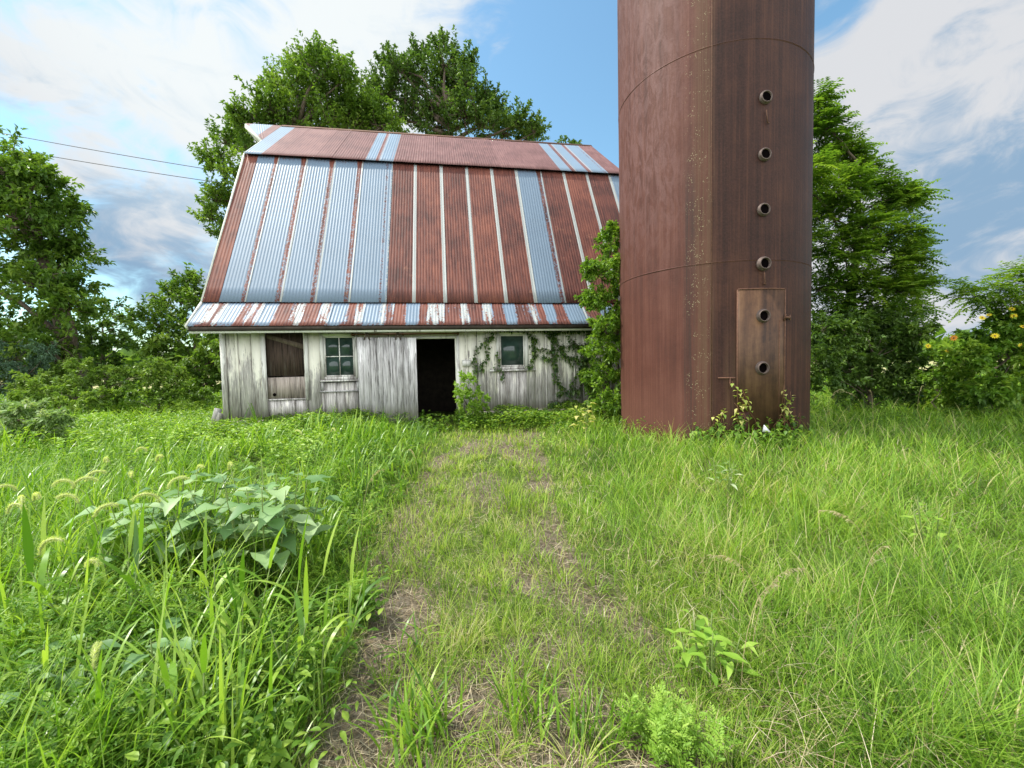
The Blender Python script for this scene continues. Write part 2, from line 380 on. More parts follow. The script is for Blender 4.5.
def bigleaf_geo(P, D, L, W, prof, droop=.5, fold=.18, wav=0):
    """broad leaf: midrib plus two edges over several levels"""
    n = len(P); m = len(prof); L = np.broadcast_to(L, (n,)); W = np.broadcast_to(W, (n,)); D = norm(D)
    S = norm(np.cross(D, np.array([0, 0, 1.]))); U = np.cross(S, D)
    V = []
    for k in range(m):
        s = k/(m-1); c = P+D*(L*s)[:, None]-np.array([0, 0, 1.])*(L*droop*s*s)[:, None]
        w = (W*prof[k]/2)[:, None]; wv = wav*np.sin(k*2.1+np.arange(n))[:, None]*w
        V += [c-S*w+U*w*fold*2+U*wv, c, c+S*w+U*w*fold*2-U*wv]
    V = np.stack(V, 1); b = (np.arange(n)*3*m)[:, None]; q = []
    for k in range(m-1):
        q += [[3*k, 3*k+1, 3*k+4, 3*k+3], [3*k+1, 3*k+2, 3*k+5, 3*k+4]]
    return V.reshape(-1, 3), (b[:, :, None]+np.array(q)[None]).reshape(-1, 4), 2*(m-1)
HEART = [.12, .75, 1, .92, .72, .45, .2, .02]
LANCE = [.08, .5, .85, 1, .9, .6, .28, .02]
class Veg:
    """collects foliage faces with a random value per face"""
    def __init__(s): s.v = []; s.q = []; s.t = []; s.rq = []; s.rt = []; s.n = 0
    def blades(s, P, H, W, az, lean, curl, seg=4, rnd=None, **kw):
        if len(P) == 0: return
        v, q, t, sg = blades_geo(P, H, W, az, lean, curl, seg, **kw)
        r = RNG.random(len(P)) if rnd is None else np.broadcast_to(rnd, (len(P),))
        s.v.append(v); s.q.append(q+s.n); s.t.append(t+s.n); s.rq.append(np.repeat(r, sg-1)); s.rt.append(r); s.n += len(v)
    def leaves(s, P, D, Nn, L, W, rnd=None, **kw):
        if len(P) == 0: return
        v, t = leaf_geo(P, D, Nn, L, W, **kw); r = RNG.random(len(P)) if rnd is None else np.broadcast_to(rnd, (len(P),))
        s.v.append(v); s.t.append(t+s.n); s.rt.append(np.repeat(r, 2)); s.n += len(v)
    def big(s, P, D, L, W, prof=LANCE, rnd=None, **kw):
        v, q, k = bigleaf_geo(np.asarray(P, float), np.asarray(D, float), L, W, prof, **kw)
        r = RNG.random(len(P)) if rnd is None else np.broadcast_to(rnd, (len(P),))
        s.v.append(v); s.q.append(q+s.n); s.rq.append(np.repeat(r, k)); s.n += len(v)
    def make(s, name, m, parent=None, **kw):
        f = []; r = []
        if s.q and sum(len(x) for x in s.q): f.append(np.concatenate(s.q)); r.append(np.concatenate(s.rq))
        if s.t: f.append(np.concatenate(s.t)); r.append(np.concatenate(s.rt))
        return build(name, np.concatenate(s.v), f, m, parent, fattrs={'rnd': np.concatenate(r)}, **kw)
def ru(a, b, n): return RNG.uniform(a, b, n)
def rdir(n): return norm(RNG.normal(size=(n, 3)))
def onground(x, y): return np.stack([x, y, GZ(x, y)], 1)

def scatter(n, y0, y1, wide=1.55, p=1.0):
    u = RNG.random(n)
    Y = y0*(y1/y0)**u if p == 1 else (y0**(1-p)+u*(y1**(1-p)-y0**(1-p)))**(1/(1-p))
    X = ru(-wide, wide, n)*(Y+.6); return X, Y
SILO = (3.7526, 8.0, 1.6092)
def clearof(x, y):
    psi = .1583; t = x*math.cos(psi)+y*math.sin(psi); nn = -x*math.sin(psi)+y*math.cos(psi)
    inb = (nn > 9.42) & (nn < 20.1) & (t > -4.6) & (t < 5.4)
    return (np.hypot(x-SILO[0], y-SILO[1]) > SILO[2]+.02) & ~inb

# tall arching grass right of the path
g = Veg()
X, Y = scatter(150000, 1.15, 16)
xl, xr = path_edges(Y); nz = (vnoise(X, Y, 2.2)-.5)*.5
keep = (X > xr-.12+nz*1.5+ru(-.15, .15, len(X))) & clearof(X, Y); X, Y = X[keep], Y[keep]
fld = vnoise(X, Y, 1.6, 2); cl = vnoise(X+9, Y+3, 3.2, 2)
edge = sstep(0, .7, X-path_edges(Y)[1])
# gather blades into tussocks
cx = np.round(X/.17)*.17+.05*np.sin(Y*37+X*11); cy = np.round(Y/.17)*.17+.05*np.sin(X*31)
pull = np.where(RNG.random(len(X)) < .6, .72, 0)
gx, gy = X+(cx-X)*pull, Y+(cy-Y)*pull
az = np.arctan2(Y-cy, X-cx)*.9+ru(-.8, .8, len(X)); az = np.where(RNG.random(len(X)) < .4, fld*14+ru(-1.1, 1.1, len(X)), az)
H = (.14+.48*cl)*ru(.55, 1.2, len(X))*(.35+.65*edge)
W = np.maximum(.0055, Y*.0019)*ru(.7, 1.4, len(X))
g.blades(onground(gx, gy), H*1.15, W, az, ru(0, .5, len(X)), ru(.5, 1.9, len(X)), 5, rnd=np.where(RNG.random(len(X)) < .05, 1.5, np.clip(ru(-.1, .95, len(X))*.8+.4*(fld-.2), -.2, .93)))
g.make('tall_grass', M['grass']); tagit(bpy.data.objects['tall_grass'], 'lime green tall grass bending in tussocks right of the trodden path', 'grass', kind='stuff')

# fresh short grass on the path and everywhere thin
g = Veg()
X, Y = scatter(135000, 1.1, 12, 1.0)
xl, xr = path_edges(Y); inp = (X > xl-.25) & (X < xr+.4) & clearof(X, Y)
tn = vnoise(X, Y, 3.0, 3); rut = np.exp(-((X-(xl+.22))/.25)**2)+.9*np.exp(-((X-(xr-.2))/.22)**2)
lr = sstep(2.2, 4.8, Y); rutw = np.exp(-((X-(xl+.22))/.25)**2)*(1-lr)+.9*np.exp(-((X-(xr-.12))/.17)**2)
dens = sstep(.36, .56, tn-.12*rutw+.13*lr)*(1-.7*rutw)
keep = inp & (RNG.random(len(X)) < np.clip(dens*.95+.06+.20*lr, 0, 1)*(1-.55*sstep(.5, .62, vnoise(X+31, Y+17, 1.3, 3))*(1-.6*lr))); X, Y = X[keep], Y[keep]; tn = tn[keep]
cx = np.round(X/.09)*.09; cy = np.round(Y/.09)*.09
az = np.arctan2(Y-cy, X-cx)+ru(-.6, .6, len(X))
g.blades(onground(X+(cx-X)*.5, Y+(cy-Y)*.5), ru(.07, .22, len(X))*(.75+1.0*(tn-.3)), np.maximum(.0045, Y*.0017)*ru(.6, 1.4, len(X)), az, ru(0, .6, len(X)), ru(.3, 1.6, len(X)), 4)
n = 95; cy = 1.35*(6.5/1.35)**RNG.random(n); cx = ru(0, 1, n)*(path_edges(cy)[1]-path_edges(cy)[0]-.1)+path_edges(cy)[0]+.1; m = 30
X = np.repeat(cx, m)+RNG.normal(0, .035, n*m); Y = np.repeat(cy, m)+RNG.normal(0, .03, n*m); sz_ = np.repeat(ru(.6, 1.3, n), m)
g.blades(onground(X, Y), ru(.08, .22, n*m)*sz_, np.maximum(.006, Y*.0017)*ru(.7, 1.5, n*m), np.arctan2(Y-np.repeat(cy, m), X-np.repeat(cx, m)), ru(.1, .7, n*m), ru(.3, 1.7, n*m), 5, rnd=np.repeat(ru(.2, .9, n), m)+ru(-.2, .2, n*m))
g.make('path_grass', M['pathgrass']); tagit(bpy.data.objects['path_grass'], 'short green grass tufts regrowing on the mown path', 'grass', kind='stuff')

# dry cut straw lying on the path and at the foot of the tall grass
g = Veg()
X, Y = scatter(70000, 1.1, 10, 1.0)
xl, xr = path_edges(Y); keep = (X > xl-.25) & (X < xr+.45) & clearof(X, Y) & (RNG.random(len(X)) < .35+.65*vnoise(X, Y, 2.5)); X, Y = X[keep], Y[keep]
P = onground(X, Y); P[:, 2] += ru(.002, .028, len(X))
g.blades(P, ru(.04, .18, len(X)), np.maximum(.0028, Y*.0012)*ru(.6, 1.3, len(X)), ru(0, 6.28, len(X)), ru(1.2, 1.7, len(X)), ru(-.2, .35, len(X)), 3)
# thatch showing inside the right-hand grass
X, Y = scatter(17000, 1.15, 7); keep = (X > path_edges(Y)[1]); X, Y = X[keep], Y[keep]
P = onground(X, Y); P[:, 2] += ru(0, .16, len(X))
g.blades(P, ru(.08, .24, len(X)), np.maximum(.003, Y*.0012), ru(0, 6.28, len(X)), ru(.5, 1.5, len(X)), ru(0, .9, len(X)), 3)
g.make('dry_straw', M['dry']); tagit(bpy.data.objects['dry_straw'], 'tan dry cut straw and dead thatch littering the path', 'straw', kind='stuff')

# feathery weeds on the left bank
def feathery(V, P, H, nl, LL, rnd=None, leaflets=5):
    """stems with finely divided leaves; P (n,3)"""
    n = len(P); H = np.broadcast_to(H, (n,)); leanaz = ru(0, 6.28, n); ln = ru(0, .25, n)
    ax_ = norm(np.stack([np.cos(leanaz)*ln, np.sin(leanaz)*ln, np.ones(n)], 1))
    V.blades(P, H, .006, leanaz, ln, 0, 2, rnd=.25)
    for k in range(nl):
        s = .15+.85*(k+RNG.random(n)*.6)/nl
        b = P+ax_*(H*s)[:, None]; a = k*2.4+ru(0, 1, n)+leanaz
        D = norm(np.stack([np.cos(a), np.sin(a), ru(.3, 1.8, n)], 1)); L = LL*(1.15-.6*s)*ru(.7, 1.2, n)
        S = norm(np.cross(D, np.array([0, 0, 1.]))); r = np.clip(RNG.random(n)*.6+s*.4, 0, 1) if rnd is None else rnd
        for q in range(leaflets):
            f = (q+1)/leaflets; c = b+D*(L*f)[:, None]-np.array([0, 0, 1.])*(L*.25*f*f)[:, None]
            for sg in ((-1, 1) if q < leaflets-1 else (0,)):
                V.leaves(c, D+S*sg*1.1, np.array([0, 0, 1.])+rdir(n)*.3, L*.42*(1.1-.5*f), L*.13, rnd=r, fold=.1)
X, Y = scatter(9500, 1.25, 8.8, 1.5); xl, xr = path_edges(Y)
keep = (X < xl-.05+(vnoise(X, Y, 2)-.5)*.4) & clearof(X, Y) & (vnoise(X+4, Y+8, .8) > .30); X, Y = X[keep], Y[keep]
V = Veg(); hh = ru(.18, .52, len(X))*(.6+.8*(vnoise(X, Y, 1.7, 2)-.3))*(.45+.55*sstep(0, .8, path_edges(Y)[0]-X))*(1-.35*sstep(4, 8, Y))
feathery(V, onground(X, Y), hh, 8, .115, leaflets=4)
V.make('feathery_weeds', M['weed']); tagit(bpy.data.objects['feathery_weeds'], 'dense finely divided green weeds covering the bank left of the path', 'weeds', kind='stuff')

# grass blades mixed through the left bank and the meadow left of the barn
g = Veg()
X, Y = scatter(90000, 1.15, 30, 1.6); xl, xr = path_edges(Y)
keep = (X < xl+.02+(vnoise(X, Y, 2.2)-.5)*.4) & clearof(X, Y); X, Y = X[keep], Y[keep]
m_ = RNG.random(len(X)) < .25+.75*sstep(.36, .56, vnoise(X+7, Y+2, 1.4, 2)); X, Y = X[m_], Y[m_]
cl = vnoise(X, Y, 1.3, 2); pt = sstep(.38, .62, vnoise(X+20, Y, .9, 2))
H = (.22+.42*cl)*ru(.6, 1.25, len(X))*(.6+.4*sstep(0, .7, path_edges(Y)[0]-X))*(1-.5*sstep(7.0, 8.8, Y)*(X > -5))
g.blades(onground(X, Y), H*(1+.3*pt), np.maximum(.005, Y*.0019)*ru(.7, 1.8, len(X))*(1+.9*pt), cl*9+ru(-2.2, 2.2, len(X)), ru(0, .45, len(X)), ru(.3, 1.6, len(X)), 4, rnd=np.clip(ru(0, .9, len(X)), 0, .9))
g.make('bank_grass', M['blade']); tagit(bpy.data.objects['bank_grass'], 'yellow green grass mixed through the weeds left of the path', 'grass', kind='stuff')

# broad upright yellow-green blades, mostly at the far left of the foreground
g = Veg(); n = 260; cx = ru(-3.6, -.95, n); cy = ru(1.45, 4.0, n); k_ = (cx < path_edges(cy)[0]-.15) & (RNG.random(n) < .25+.75*sstep(-1.4, -2.2, cx/ (cy/2.4))); cx, cy = cx[k_], cy[k_]; m = 11
X = np.repeat(cx, m)+RNG.normal(0, .05, len(cx)*m); Y = np.repeat(cy, m)+RNG.normal(0, .05, len(cx)*m)
g.blades(onground(X, Y), ru(.38, .80, len(X)), ru(.010, .021, len(X)), ru(0, 6.28, len(X)), ru(0, .35, len(X)), ru(.1, 1.7, len(X)), 8, rnd=ru(.3, 1, len(X)), wp=2.2, full=.4)
g.make('broad_bladed_grass', M['blade']); tagit(bpy.data.objects['broad_bladed_grass'], 'tall yellow green broad bladed grass standing in the left foreground', 'grass', kind='stuff')

# small-leaved ground cover: along the barn foot, behind, around the silo, far left
OVAL = [.1, .7, 1, .95, .7, .35, .02]
def cover(V, X, Y, H, per, L, W=None, big=False):
    P0 = onground(X, Y); n = len(X)
    for k in range(per):
        h = H*ru(.15, 1, n); P = P0+np.stack([ru(-.09, .09, n), ru(-.09, .09, n), h], 1)
        a = ru(0, 6.28, n); D = np.stack([np.cos(a), np.sin(a), ru(-.3, .7, n)], 1)
        if big: l_ = L*ru(.5, 1.2, n); V.big(P, D, l_, l_*.40, OVAL, droop=.35, wav=.1)
        else: V.leaves(P, D, np.array([0, 0, 1.])+rdir(n)*.5, L*ru(.6, 1.3, n), (W if W is not None else L*.5)*ru(.7, 1.2, n))
V = Veg(); X, Y = scatter(20000, 3.2, 26, 1.6, p=.6)
xl, xr = path_edges(Y); inn = (X > xl-.1) & (X < xr+.1) & (Y < 8.9)
near_barn = sstep(6.3, 8.6, Y)
keep = clearof(X, Y) & ~inn & (RNG.random(len(X)) < np.where(X < xl, .45+.55*near_barn, near_barn)) & (vnoise(X, Y+30, .9) > .36)
X, Y = X[keep], Y[keep]
cover(V, X, Y, (.14+.34*vnoise(X, Y, 1.1, 2))*(1+.25*(Y > 9.5)), 9, np.maximum(.05, Y*.0085))
t_ = ru(-4.7, 5.2, 2600); n_ = 9.42-RNG.random(2600)**1.5*1.3; bx = t_*math.cos(.1583)-n_*math.sin(.1583); by = t_*math.sin(.1583)+n_*math.cos(.1583); k_ = clearof(bx, by) & ~((t_ > -.7) & (t_ < .3) & (n_ > 8.2)); t_ = t_[k_]; bx = bx[k_]; by = by[k_]
cover(V, bx, by, .22+.34*vnoise(t_, by, 1.3, 2)-.12*(t_ > .3)*(t_ < 1.1)-.14*(t_ > -1.3)*(t_ < -.5), 9, .075)
V.make('ground_cover', M['cover']); tagit(bpy.data.objects['ground_cover'], 'leafy green weeds spreading along the foot of the barn and beyond', 'weeds', kind='stuff')
# bright low meadow weeds left of the barn
V = Veg(); X = ru(-13, -2.6, 8000); Y = ru(5.2, 14, 8000); keep = clearof(X, Y) & (RNG.random(8000) < sstep(4.8, 7.5, Y)*.8+.2) & (vnoise(X, Y+13, .8) > .38); X, Y = X[keep], Y[keep]
cover(V, X, Y, .16+.45*vnoise(X, Y, .8, 2), 8, .08)
V.make('meadow_weeds', M['lime']); tagit(bpy.data.objects['meadow_weeds'], 'bright lime green low weeds left of the barn corner', 'weeds', kind='stuff')
# low broadleaf bits in the near left bank
V = Veg(); X, Y = scatter(3600, 1.3, 5, 1.5); xl, xr = path_edges(Y)
keep = (X < xl-.02+.25*(RNG.random(len(X)) < .15)) & (vnoise(X+40, Y, 1.6) > .45); X, Y = X[keep], Y[keep]
cover(V, X, Y, .34+0*X, 5, .062, big=True)
V.make('broadleaf_weeds', M['cover']); tagit(bpy.data.objects['broadleaf_weeds'], 'small oval leaved weeds low among the bank grass', 'weeds', kind='stuff')

# ------------------------------------------------------------------ barn
PSI = .1583; U = np.array([math.cos(PSI), math.sin(PSI), 0]); Nv = np.array([-math.sin(PSI), math.cos(PSI), 0])
BT, BN, BZ = .4, 14.784, .25
bl = U*BT+Nv*BN
barn = thing('barn', 'weathered gambrel barn with rusty corrugated roof and peeling white board walls', 'barn', (bl[0], bl[1], BZ), rz=PSI)
LOCAL.add(barn.name)
def L(t, n, z): return (t-BT, n-BN, z-BZ)
def lbox(mb, t0, n0, z0, t1, n1, z1, jit=0): mb.box(L(t0, n0, z0), L(t1, n1, z1), jit)
def wpt(t, n, z): p = U*t+Nv*n; return np.array([p[0], p[1], z])
T0, T1, WN = -4.54, 5.30, 9.5
E_, K_, B_, R_ = (9.078, 2.496), (9.673, 3.057), (11.993, 7.22), (14.784, 9.43)
mir = lambda q: (2*BN-q[0], q[1])
# roof deck (rafters and boards under the steel)
def deckprofile(dz):
    p = [E_, K_, B_, R_]; p = p+[mir(q) for q in p[:3][::-1]]; return [(a, b+dz) for a, b in p]
E0 = T0-.407; E1 = 5.42
mb = MB(); po = deckprofile(-.03); pi = deckprofile(-.11)
for k in range(6):
    (a, b), (c, d) = po[k], po[k+1]; (e, f), (g_, h) = pi[k], pi[k+1]
    v = [L(t, *q) for t in (E0+.02, E1-.02) for q in ((a, b), (c, d), (g_, h), (e, f))]
    mb.add(v, [[0,1,2,3],[7,6,5,4],[0,4,5,1],[1,5,6,2],[2,6,7,3],[3,7,4,0]])
roof = mb.make('roof', M['darkwood'], barn)
def sheet(t0, t1, A, B, mat, fn, lift=0.0, rows=10, amp=.0030, pitch=.0677, tw=0, parent=None, name='roof_sheet'):
    """one corrugated sheet from A (top) to B (bottom); fn(u, v)->(rust, pale)"""
    nc = max(6, int((t1-t0)/pitch*8)); u = np.linspace(0, 1, nc+1); v = np.linspace(0, 1, rows+1)
    uu, vv = np.meshgrid(u, v); t = t0+(t1-t0)*uu
    sn, sz = B[0]-A[0], B[1]-A[1]; ln = math.hypot(sn, sz); nn, nz = sz/ln, -sn/ln
    if nz < 0: nn, nz = -nn, -nz
    h = amp*np.sin(2*PI*t/pitch)+lift+tw*uu+.006*(vnoise(t*3, vv*5+t0, 1, 2)-.5)
    n = A[0]+sn*vv+nn*h; z = A[1]+sz*vv+nz*h
    P = np.stack([t-BT, n-BN, z-BZ], -1).reshape(-1, 3); w = nc+1
    i = np.arange(rows)[:, None]*w; j = np.arange(nc)[None]
    f = np.stack([i+j, i+w+j, i+w+j+1, i+j+1], -1).reshape(-1, 4)
    ru_, pa_ = fn(uu, vv)
    o = build(name, P, f, mat, parent or roof, attrs={'rust': np.broadcast_to(ru_, uu.shape).ravel(), 'pale': np.broadcast_to(pa_, uu.shape).ravel(), 'rnd': np.full(uu.size, random.random())},
              smooth=True, uv=np.stack([uu.ravel()*(t1-t0), vv.ravel()*ln], 1)+t0*3)
    so = o.modifiers.new('thickness', 'SOLIDIFY'); so.thickness = .002; so.offset = -1
    return o
def galv_fn(u, v):   # galvanised with a rusty lap at its right edge and along the top
    r = .62*sstep(.74, .82, u)*(1-sstep(.93, .95, u))*(1.0-.12*v)+.55*(1-sstep(.005, .03, v))
    r = np.maximum(r, .12+.0*u); return r, .9*sstep(.94, .955, u)+.35*(1-sstep(.02, .06, u))
def galv_fn2(u, v): return np.maximum(.46*sstep(.74, .78, u)*(1-sstep(.84, .88, u)), .5*(1-sstep(.005, .03, v))), .5*sstep(.94, .96, u)
def rust_fn(u, v): return 1.2*(1-sstep(.865, .885, u))+.12, 1.0*sstep(.86, .89, u)
def allrust(u, v): return 1.3+0*u, 0*u
X0 = -4.109; SW = .7
low = [(-1.197, -.75, allrust)]+[(-.75, 0, galv_fn)]+[(k, k+1, galv_fn) for k in range(3)]+[(3, 4.1, galv_fn2)]+[(4.1, 5, rust_fn)] + \
      [(k, k+1, rust_fn) for k in range(5, 9)]+[(9, 10, galv_fn)]+[(k, k+1, rust_fn) for k in (10, 11, 12)]+[(13, 13.61, galv_fn)]
for k, (a, b, fn) in enumerate(low):
    sheet(X0+a*SW, X0+b*SW, (B_[0]+.03, B_[1]+.01), (K_[0]-.02, K_[1]-.02), M['roof_low'], fn, .012, 12, tw=random.uniform(-.003, .006))
def up_stripe(u, v): return .9*sstep(.66, .72, u)*(1-sstep(.9, .93, u))+.1, .7*sstep(.93, .95, u)
up = [(-1.197, -.55, lambda u, v: (.1+.9*sstep(.9, .95, u), 0*u))]+[(-.55+k*.6067, -.55+(k+1)*.6067, allrust) for k in range(6)]+[(3.09, 3.62, up_stripe), (3.62, 4.12, galv_fn2)] + \
     [(4.12+k*.835, 4.12+(k+1)*.835, allrust) for k in range(8)]+[(10.8, 11.48, up_stripe), (11.48, 12.18, up_stripe), (12.18, 12.86, galv_fn2), (12.86, 13.61, allrust)]
for a, b, fn in up:
    sheet(X0+a*SW, X0+b*SW, R_, (B_[0]-.10, B_[1]-.08), M['roof_up'], fn, .03, 10, tw=random.uniform(-.003, .006))
# skirt: stripes of zinc / rust / bleached paint measured along the eave
zin = [(-4.986,-4.79),(-4.473,-4.152),(-3.746,-3.458),(-2.404,-2.058),(-1.708,-1.354),(-.84,-.55),(1.327,1.622),(2.271,2.50),(2.779,3.193),(3.6,3.95),(4.5,4.8)]
rst = [(-4.62,-4.585),(-4.132,-4.0),(-3.87,-3.83),(-3.437,-3.18),(-2.873,-2.60),(-2.015,-1.9),(-1.242,-1.16),(-1.085,-.84),(-.52,-.39),(.013,.318),(.555,.84),(1.084,1.327),(1.622,1.92),(2.12,2.271),(2.524,2.779),(3.3,3.6),(4.0,4.4)]
def skirt_fn(t0, t1):
    def fn(u, v):
        t = t0+(t1-t0)*u; z = np.zeros_like(t); r = np.zeros_like(t)
        t = t+.03*(vnoise(t*6, v*2, 1, 2)-.5)
        for a, b in zin: z = np.maximum(z, sstep(a-.05, a+.05, t)*(1-sstep(b-.05, b+.05, t)))
        for a, b in rst: r = np.maximum(r, sstep(a-.05, a+.05, t)*(1-sstep(b-.05, b+.05, t)))
        ln = vnoise(t*22, v*1.5, 1, 2)-.5
        pale = (1-z)*(1-r)
        return .80*r+.40*pale+.20*z+.8*ln*(1-.6*z)+.25*sstep(.93, 1, v), .62*pale+.22*z
    return fn
ts = [E0, -4.43, -3.74, -3.05, -2.37, -1.70, -1.09, -.52, .013, .70, 1.33, 1.95, 2.53, 3.2, 3.9, 4.6, E1]
for a, b in zip(ts[:-1], ts[1:]):
    sheet(a, b+.03, (K_[0]+.03, K_[1]-.005), (E_[0]-.02, E_[1]-.015), M['roof_low'], skirt_fn(a, b), .004+.004*random.random(), 5, tw=.004)
# rear slopes
for A, B in ((R_, mir(B_)), (mir(B_), mir(K_)), (mir(K_), mir(E_))):
    for k in range(6): sheet(E0+k*(E1-E0)/6, E0+(k+1)*(E1-E0)/6, A, B, M['roof_low'], allrust, .012, 3, pitch=.135)
# ridge cap
mb = MB(); v = []
for t in (E0-.02, E1+.02):
    v += [L(t, R_[0]-.16, R_[1]-.085), L(t, R_[0], R_[1]+.055), L(t, R_[0]+.16, R_[1]-.085), L(t, R_[0], R_[1]+.035)]
mb.add(v, [[0,1,5,4],[1,2,6,5],[0,4,7,3],[3,7,6,2],[0,3,2,1],[4,5,6,7]])
mb.make('ridge_cap', M['iron'], roof)
# hay hood: the peak running out beyond the left gable
hb = (13.12, R_[1]-(R_[0]-13.12)*(R_[1]-B_[1])/(R_[0]-B_[0])); TP = -6.05
for sgn in (0, 1):
    hA = hb if not sgn else mir(hb)
    nc = 64; rows = 10; u, v = np.meshgrid(np.linspace(0, 1, nc+1), np.linspace(0, 1, rows+1))
    tl = TP+(E0-TP)*v; t = tl+(E0+.01-tl)*u; n_ = R_[0]+(hA[0]-R_[0])*v; z_ = R_[1]+.03+(hA[1]-R_[1])*v+.004*np.sin(2*PI*t/.0677)
    w = nc+1; i = np.arange(rows)[:, None]*w; j = np.arange(nc)[None]
    gal = np.clip(sstep(.15, .2, (t-TP)/1.1)*(1-sstep(.72, .76, (t-TP)/1.1)), 0, 1)
    o = build('hood_sheet', np.stack([t-BT, n_-BN, z_-BZ], -1).reshape(-1, 3), np.stack([i+j, i+w+j, i+w+j+1, i+j+1], -1).reshape(-1, 4), M['roof_up'], roof,
          attrs={'rust': (.85-.70*gal).ravel(), 'pale': 0*gal.ravel(), 'rnd': np.full(gal.size, .5)}, smooth=True, uv=np.stack([t.ravel(), v.ravel()], 1))
    so = o.modifiers.new('thickness', 'SOLIDIFY'); so.thickness = .004; so.offset = -1
mb = MB()   # pale barge boards: hood edges, then down the rake
def bar(mb, a, b, w, h):
    a = np.array(a, float); b = np.array(b, float); d = norm(b-a); up_ = np.array([0, 0, 1.]); s = norm(np.cross(d, up_)) if abs(d[2]) < .99 else np.array([1., 0, 0]); q = np.cross(s, d)
    v = [p+s*x*w/2+q*y*h/2 for p in (a, b) for x, y in ((-1, -1), (1, -1), (1, 1), (-1, 1))]
    mb.add(v, [[0,1,2,3],[7,6,5,4],[0,4,5,1],[1,5,6,2],[2,6,7,3],[3,7,4,0]])
for q in (hb, mir(hb)): bar(mb, L(TP, R_[0], R_[1]-.05), L(E0, q[0], q[1]-.05), .05, .11)
mb.make('hood_trim', M['trim'], barn)
mb = MB()
for m_ in (lambda q: q, mir):
    for t in (E0-.016, E1+.016):
        mb = MB()
        for A, B in ((B_, K_), (K_, E_), (R_, B_)):
            A, B = m_(A), m_(B); bar(mb, L(t, A[0], A[1]-.045), L(t, B[0], B[1]-.045), .03, .10)
        mb.make('rake_trim', M['trim'], barn)
mb = MB(); lbox(mb, E0+.02, E_[0]+.012, E_[1]-.15, E1-.02, E_[0]+.04, E_[1]-.035); mb.make('fascia', M['trim'], barn)
# gable walls and rear wall
def gable(t, th):
    P = [(WN, .2), (WN, 2.78), (9.72, 2.95), (12.03, 7.08), (BN, 9.27)]; P = P+[mir(q) for q in P[:4][::-1]]
    v = [L(t+d, *q) for d in (0, th) for q in P]; n = len(P); mb = MB()
    mb.add(v, [[list(range(n))], [list(range(n, 2*n))[::-1]], [[k, k+n, (k+1) % n+n, (k+1) % n] for k in range(n)]]); return mb
gable(T0+.0, .05).make('gable_wall', M['wall'], barn); gable(T1-.05, .05).make('gable_wall', M['wall'], barn)
mb = MB(); lbox(mb, T0+.06, 2*BN-WN-.05, .2, T1-.06, 2*BN-WN, 2.75); mb.make('rear_wall', M['wall'], barn)
mb = MB(); lbox(mb, T0+.06, WN+.1, .16, T1-.06, 2*BN-WN-.06, .24); mb.make('barn_floor', M['darkwood'], barn)
mb = MB(); lbox(mb, T0+.06, WN+.05, 2.62, T1-.06, 2*BN-WN-.06, 2.70)
for k in range(14): lbox(mb, T0+.3+k*.7, WN+.06, 2.48, T0+.36+k*.7, 2*BN-WN-.07, 2.617)
mb.make('hay_loft', M['darkwood'], barn)
mb = MB(); lbox(mb, T0+.06, 12.6, .25, T1-.06, 12.65, 2.47); mb.make('inner_partition', M['darkwood'], barn)
# front wall: vertical boards cut round the openings
OPEN = [(-3.728, -2.939, .96, 2.41), (-2.60, -1.879, 1.30, 2.37), (-1.70, .255, .0, 2.22), (1.20, 1.877, 1.50, 2.37)]
ed = sorted(set([T0, T1]+[q for o in OPEN for q in o[:2]])); cols = []
for a, b in zip(ed[:-1], ed[1:]):
    k = max(1, round((b-a)/.235)); cols += [(a+(b-a)*q/k, a+(b-a)*(q+1)/k) for q in range(k)]
boards = MB(); battens = []
for a, b in cols:
    iv = [(.56+random.uniform(-.05, .03), 2.80)]
    for o in OPEN:
        if o[0]-.01 < (a+b)/2 < o[1]+.01:
            nv = []
            for z0, z1 in iv:
                if o[2] > z0: nv.append((z0, min(z1, o[2])))
                if o[3] < z1: nv.append((max(z0, o[3]), z1))
            iv = nv
    dn = random.uniform(-.006, .006); g_ = random.uniform(.006, .016)
    for z0, z1 in iv:
        if z1-z0 > .03:
            lbox(boards, a+g_/2, WN+dn, z0, b-g_/2, WN+.024+dn, z1, .0015)
            if random.random() < .72 and a > T0+.05 and z1-z0 > .2: battens.append(MB()); lbox(battens[-1], a-.022, WN-.017+dn, z0+random.uniform(0, .02), a+.022, WN-.0065, z1-.003, .0015)
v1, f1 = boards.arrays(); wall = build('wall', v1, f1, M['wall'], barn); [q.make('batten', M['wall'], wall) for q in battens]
mb = MB(); lbox(mb, T0+.055, WN+.03, .3, -1.86, WN+.045, .98); lbox(mb, .33, WN+.03, .3, T1-.055, WN+.045, 1.3)
lbox(mb, T0+.055, WN+.03, 2.42, T1-.055, WN+.045, 2.615)
for a, b in ((T0+.055, -3.76), (-2.91, -2.62), (-1.86, -1.72), (.28, 1.17), (1.9, T1-.055)): lbox(mb, a, WN+.031, .985 if a < 0 else 1.305, b, WN+.044, 2.415)
mb.make('wall_backing', M['darkwood'], wall)
mb = MB(); lbox(mb, T0-.02, WN-.03, .02, -1.82, WN+.12, .553, .004); lbox(mb, .30, WN-.04, .02, T1, WN+.12, .555, .004); lbox(mb, -1.8, WN-.02, .0, .29, WN+.12, .2, .004)
mb.make('foundation', M['concrete'], barn)
mb = MB(); lbox(mb, T0-.035, WN-.03, .54, T0+.07, WN-.0175, 2.80); lbox(mb, T0-.035, WN-.0165, .54, T0-.004, WN+.1, 2.80); mb.make('corner_board', M['trim'], barn)
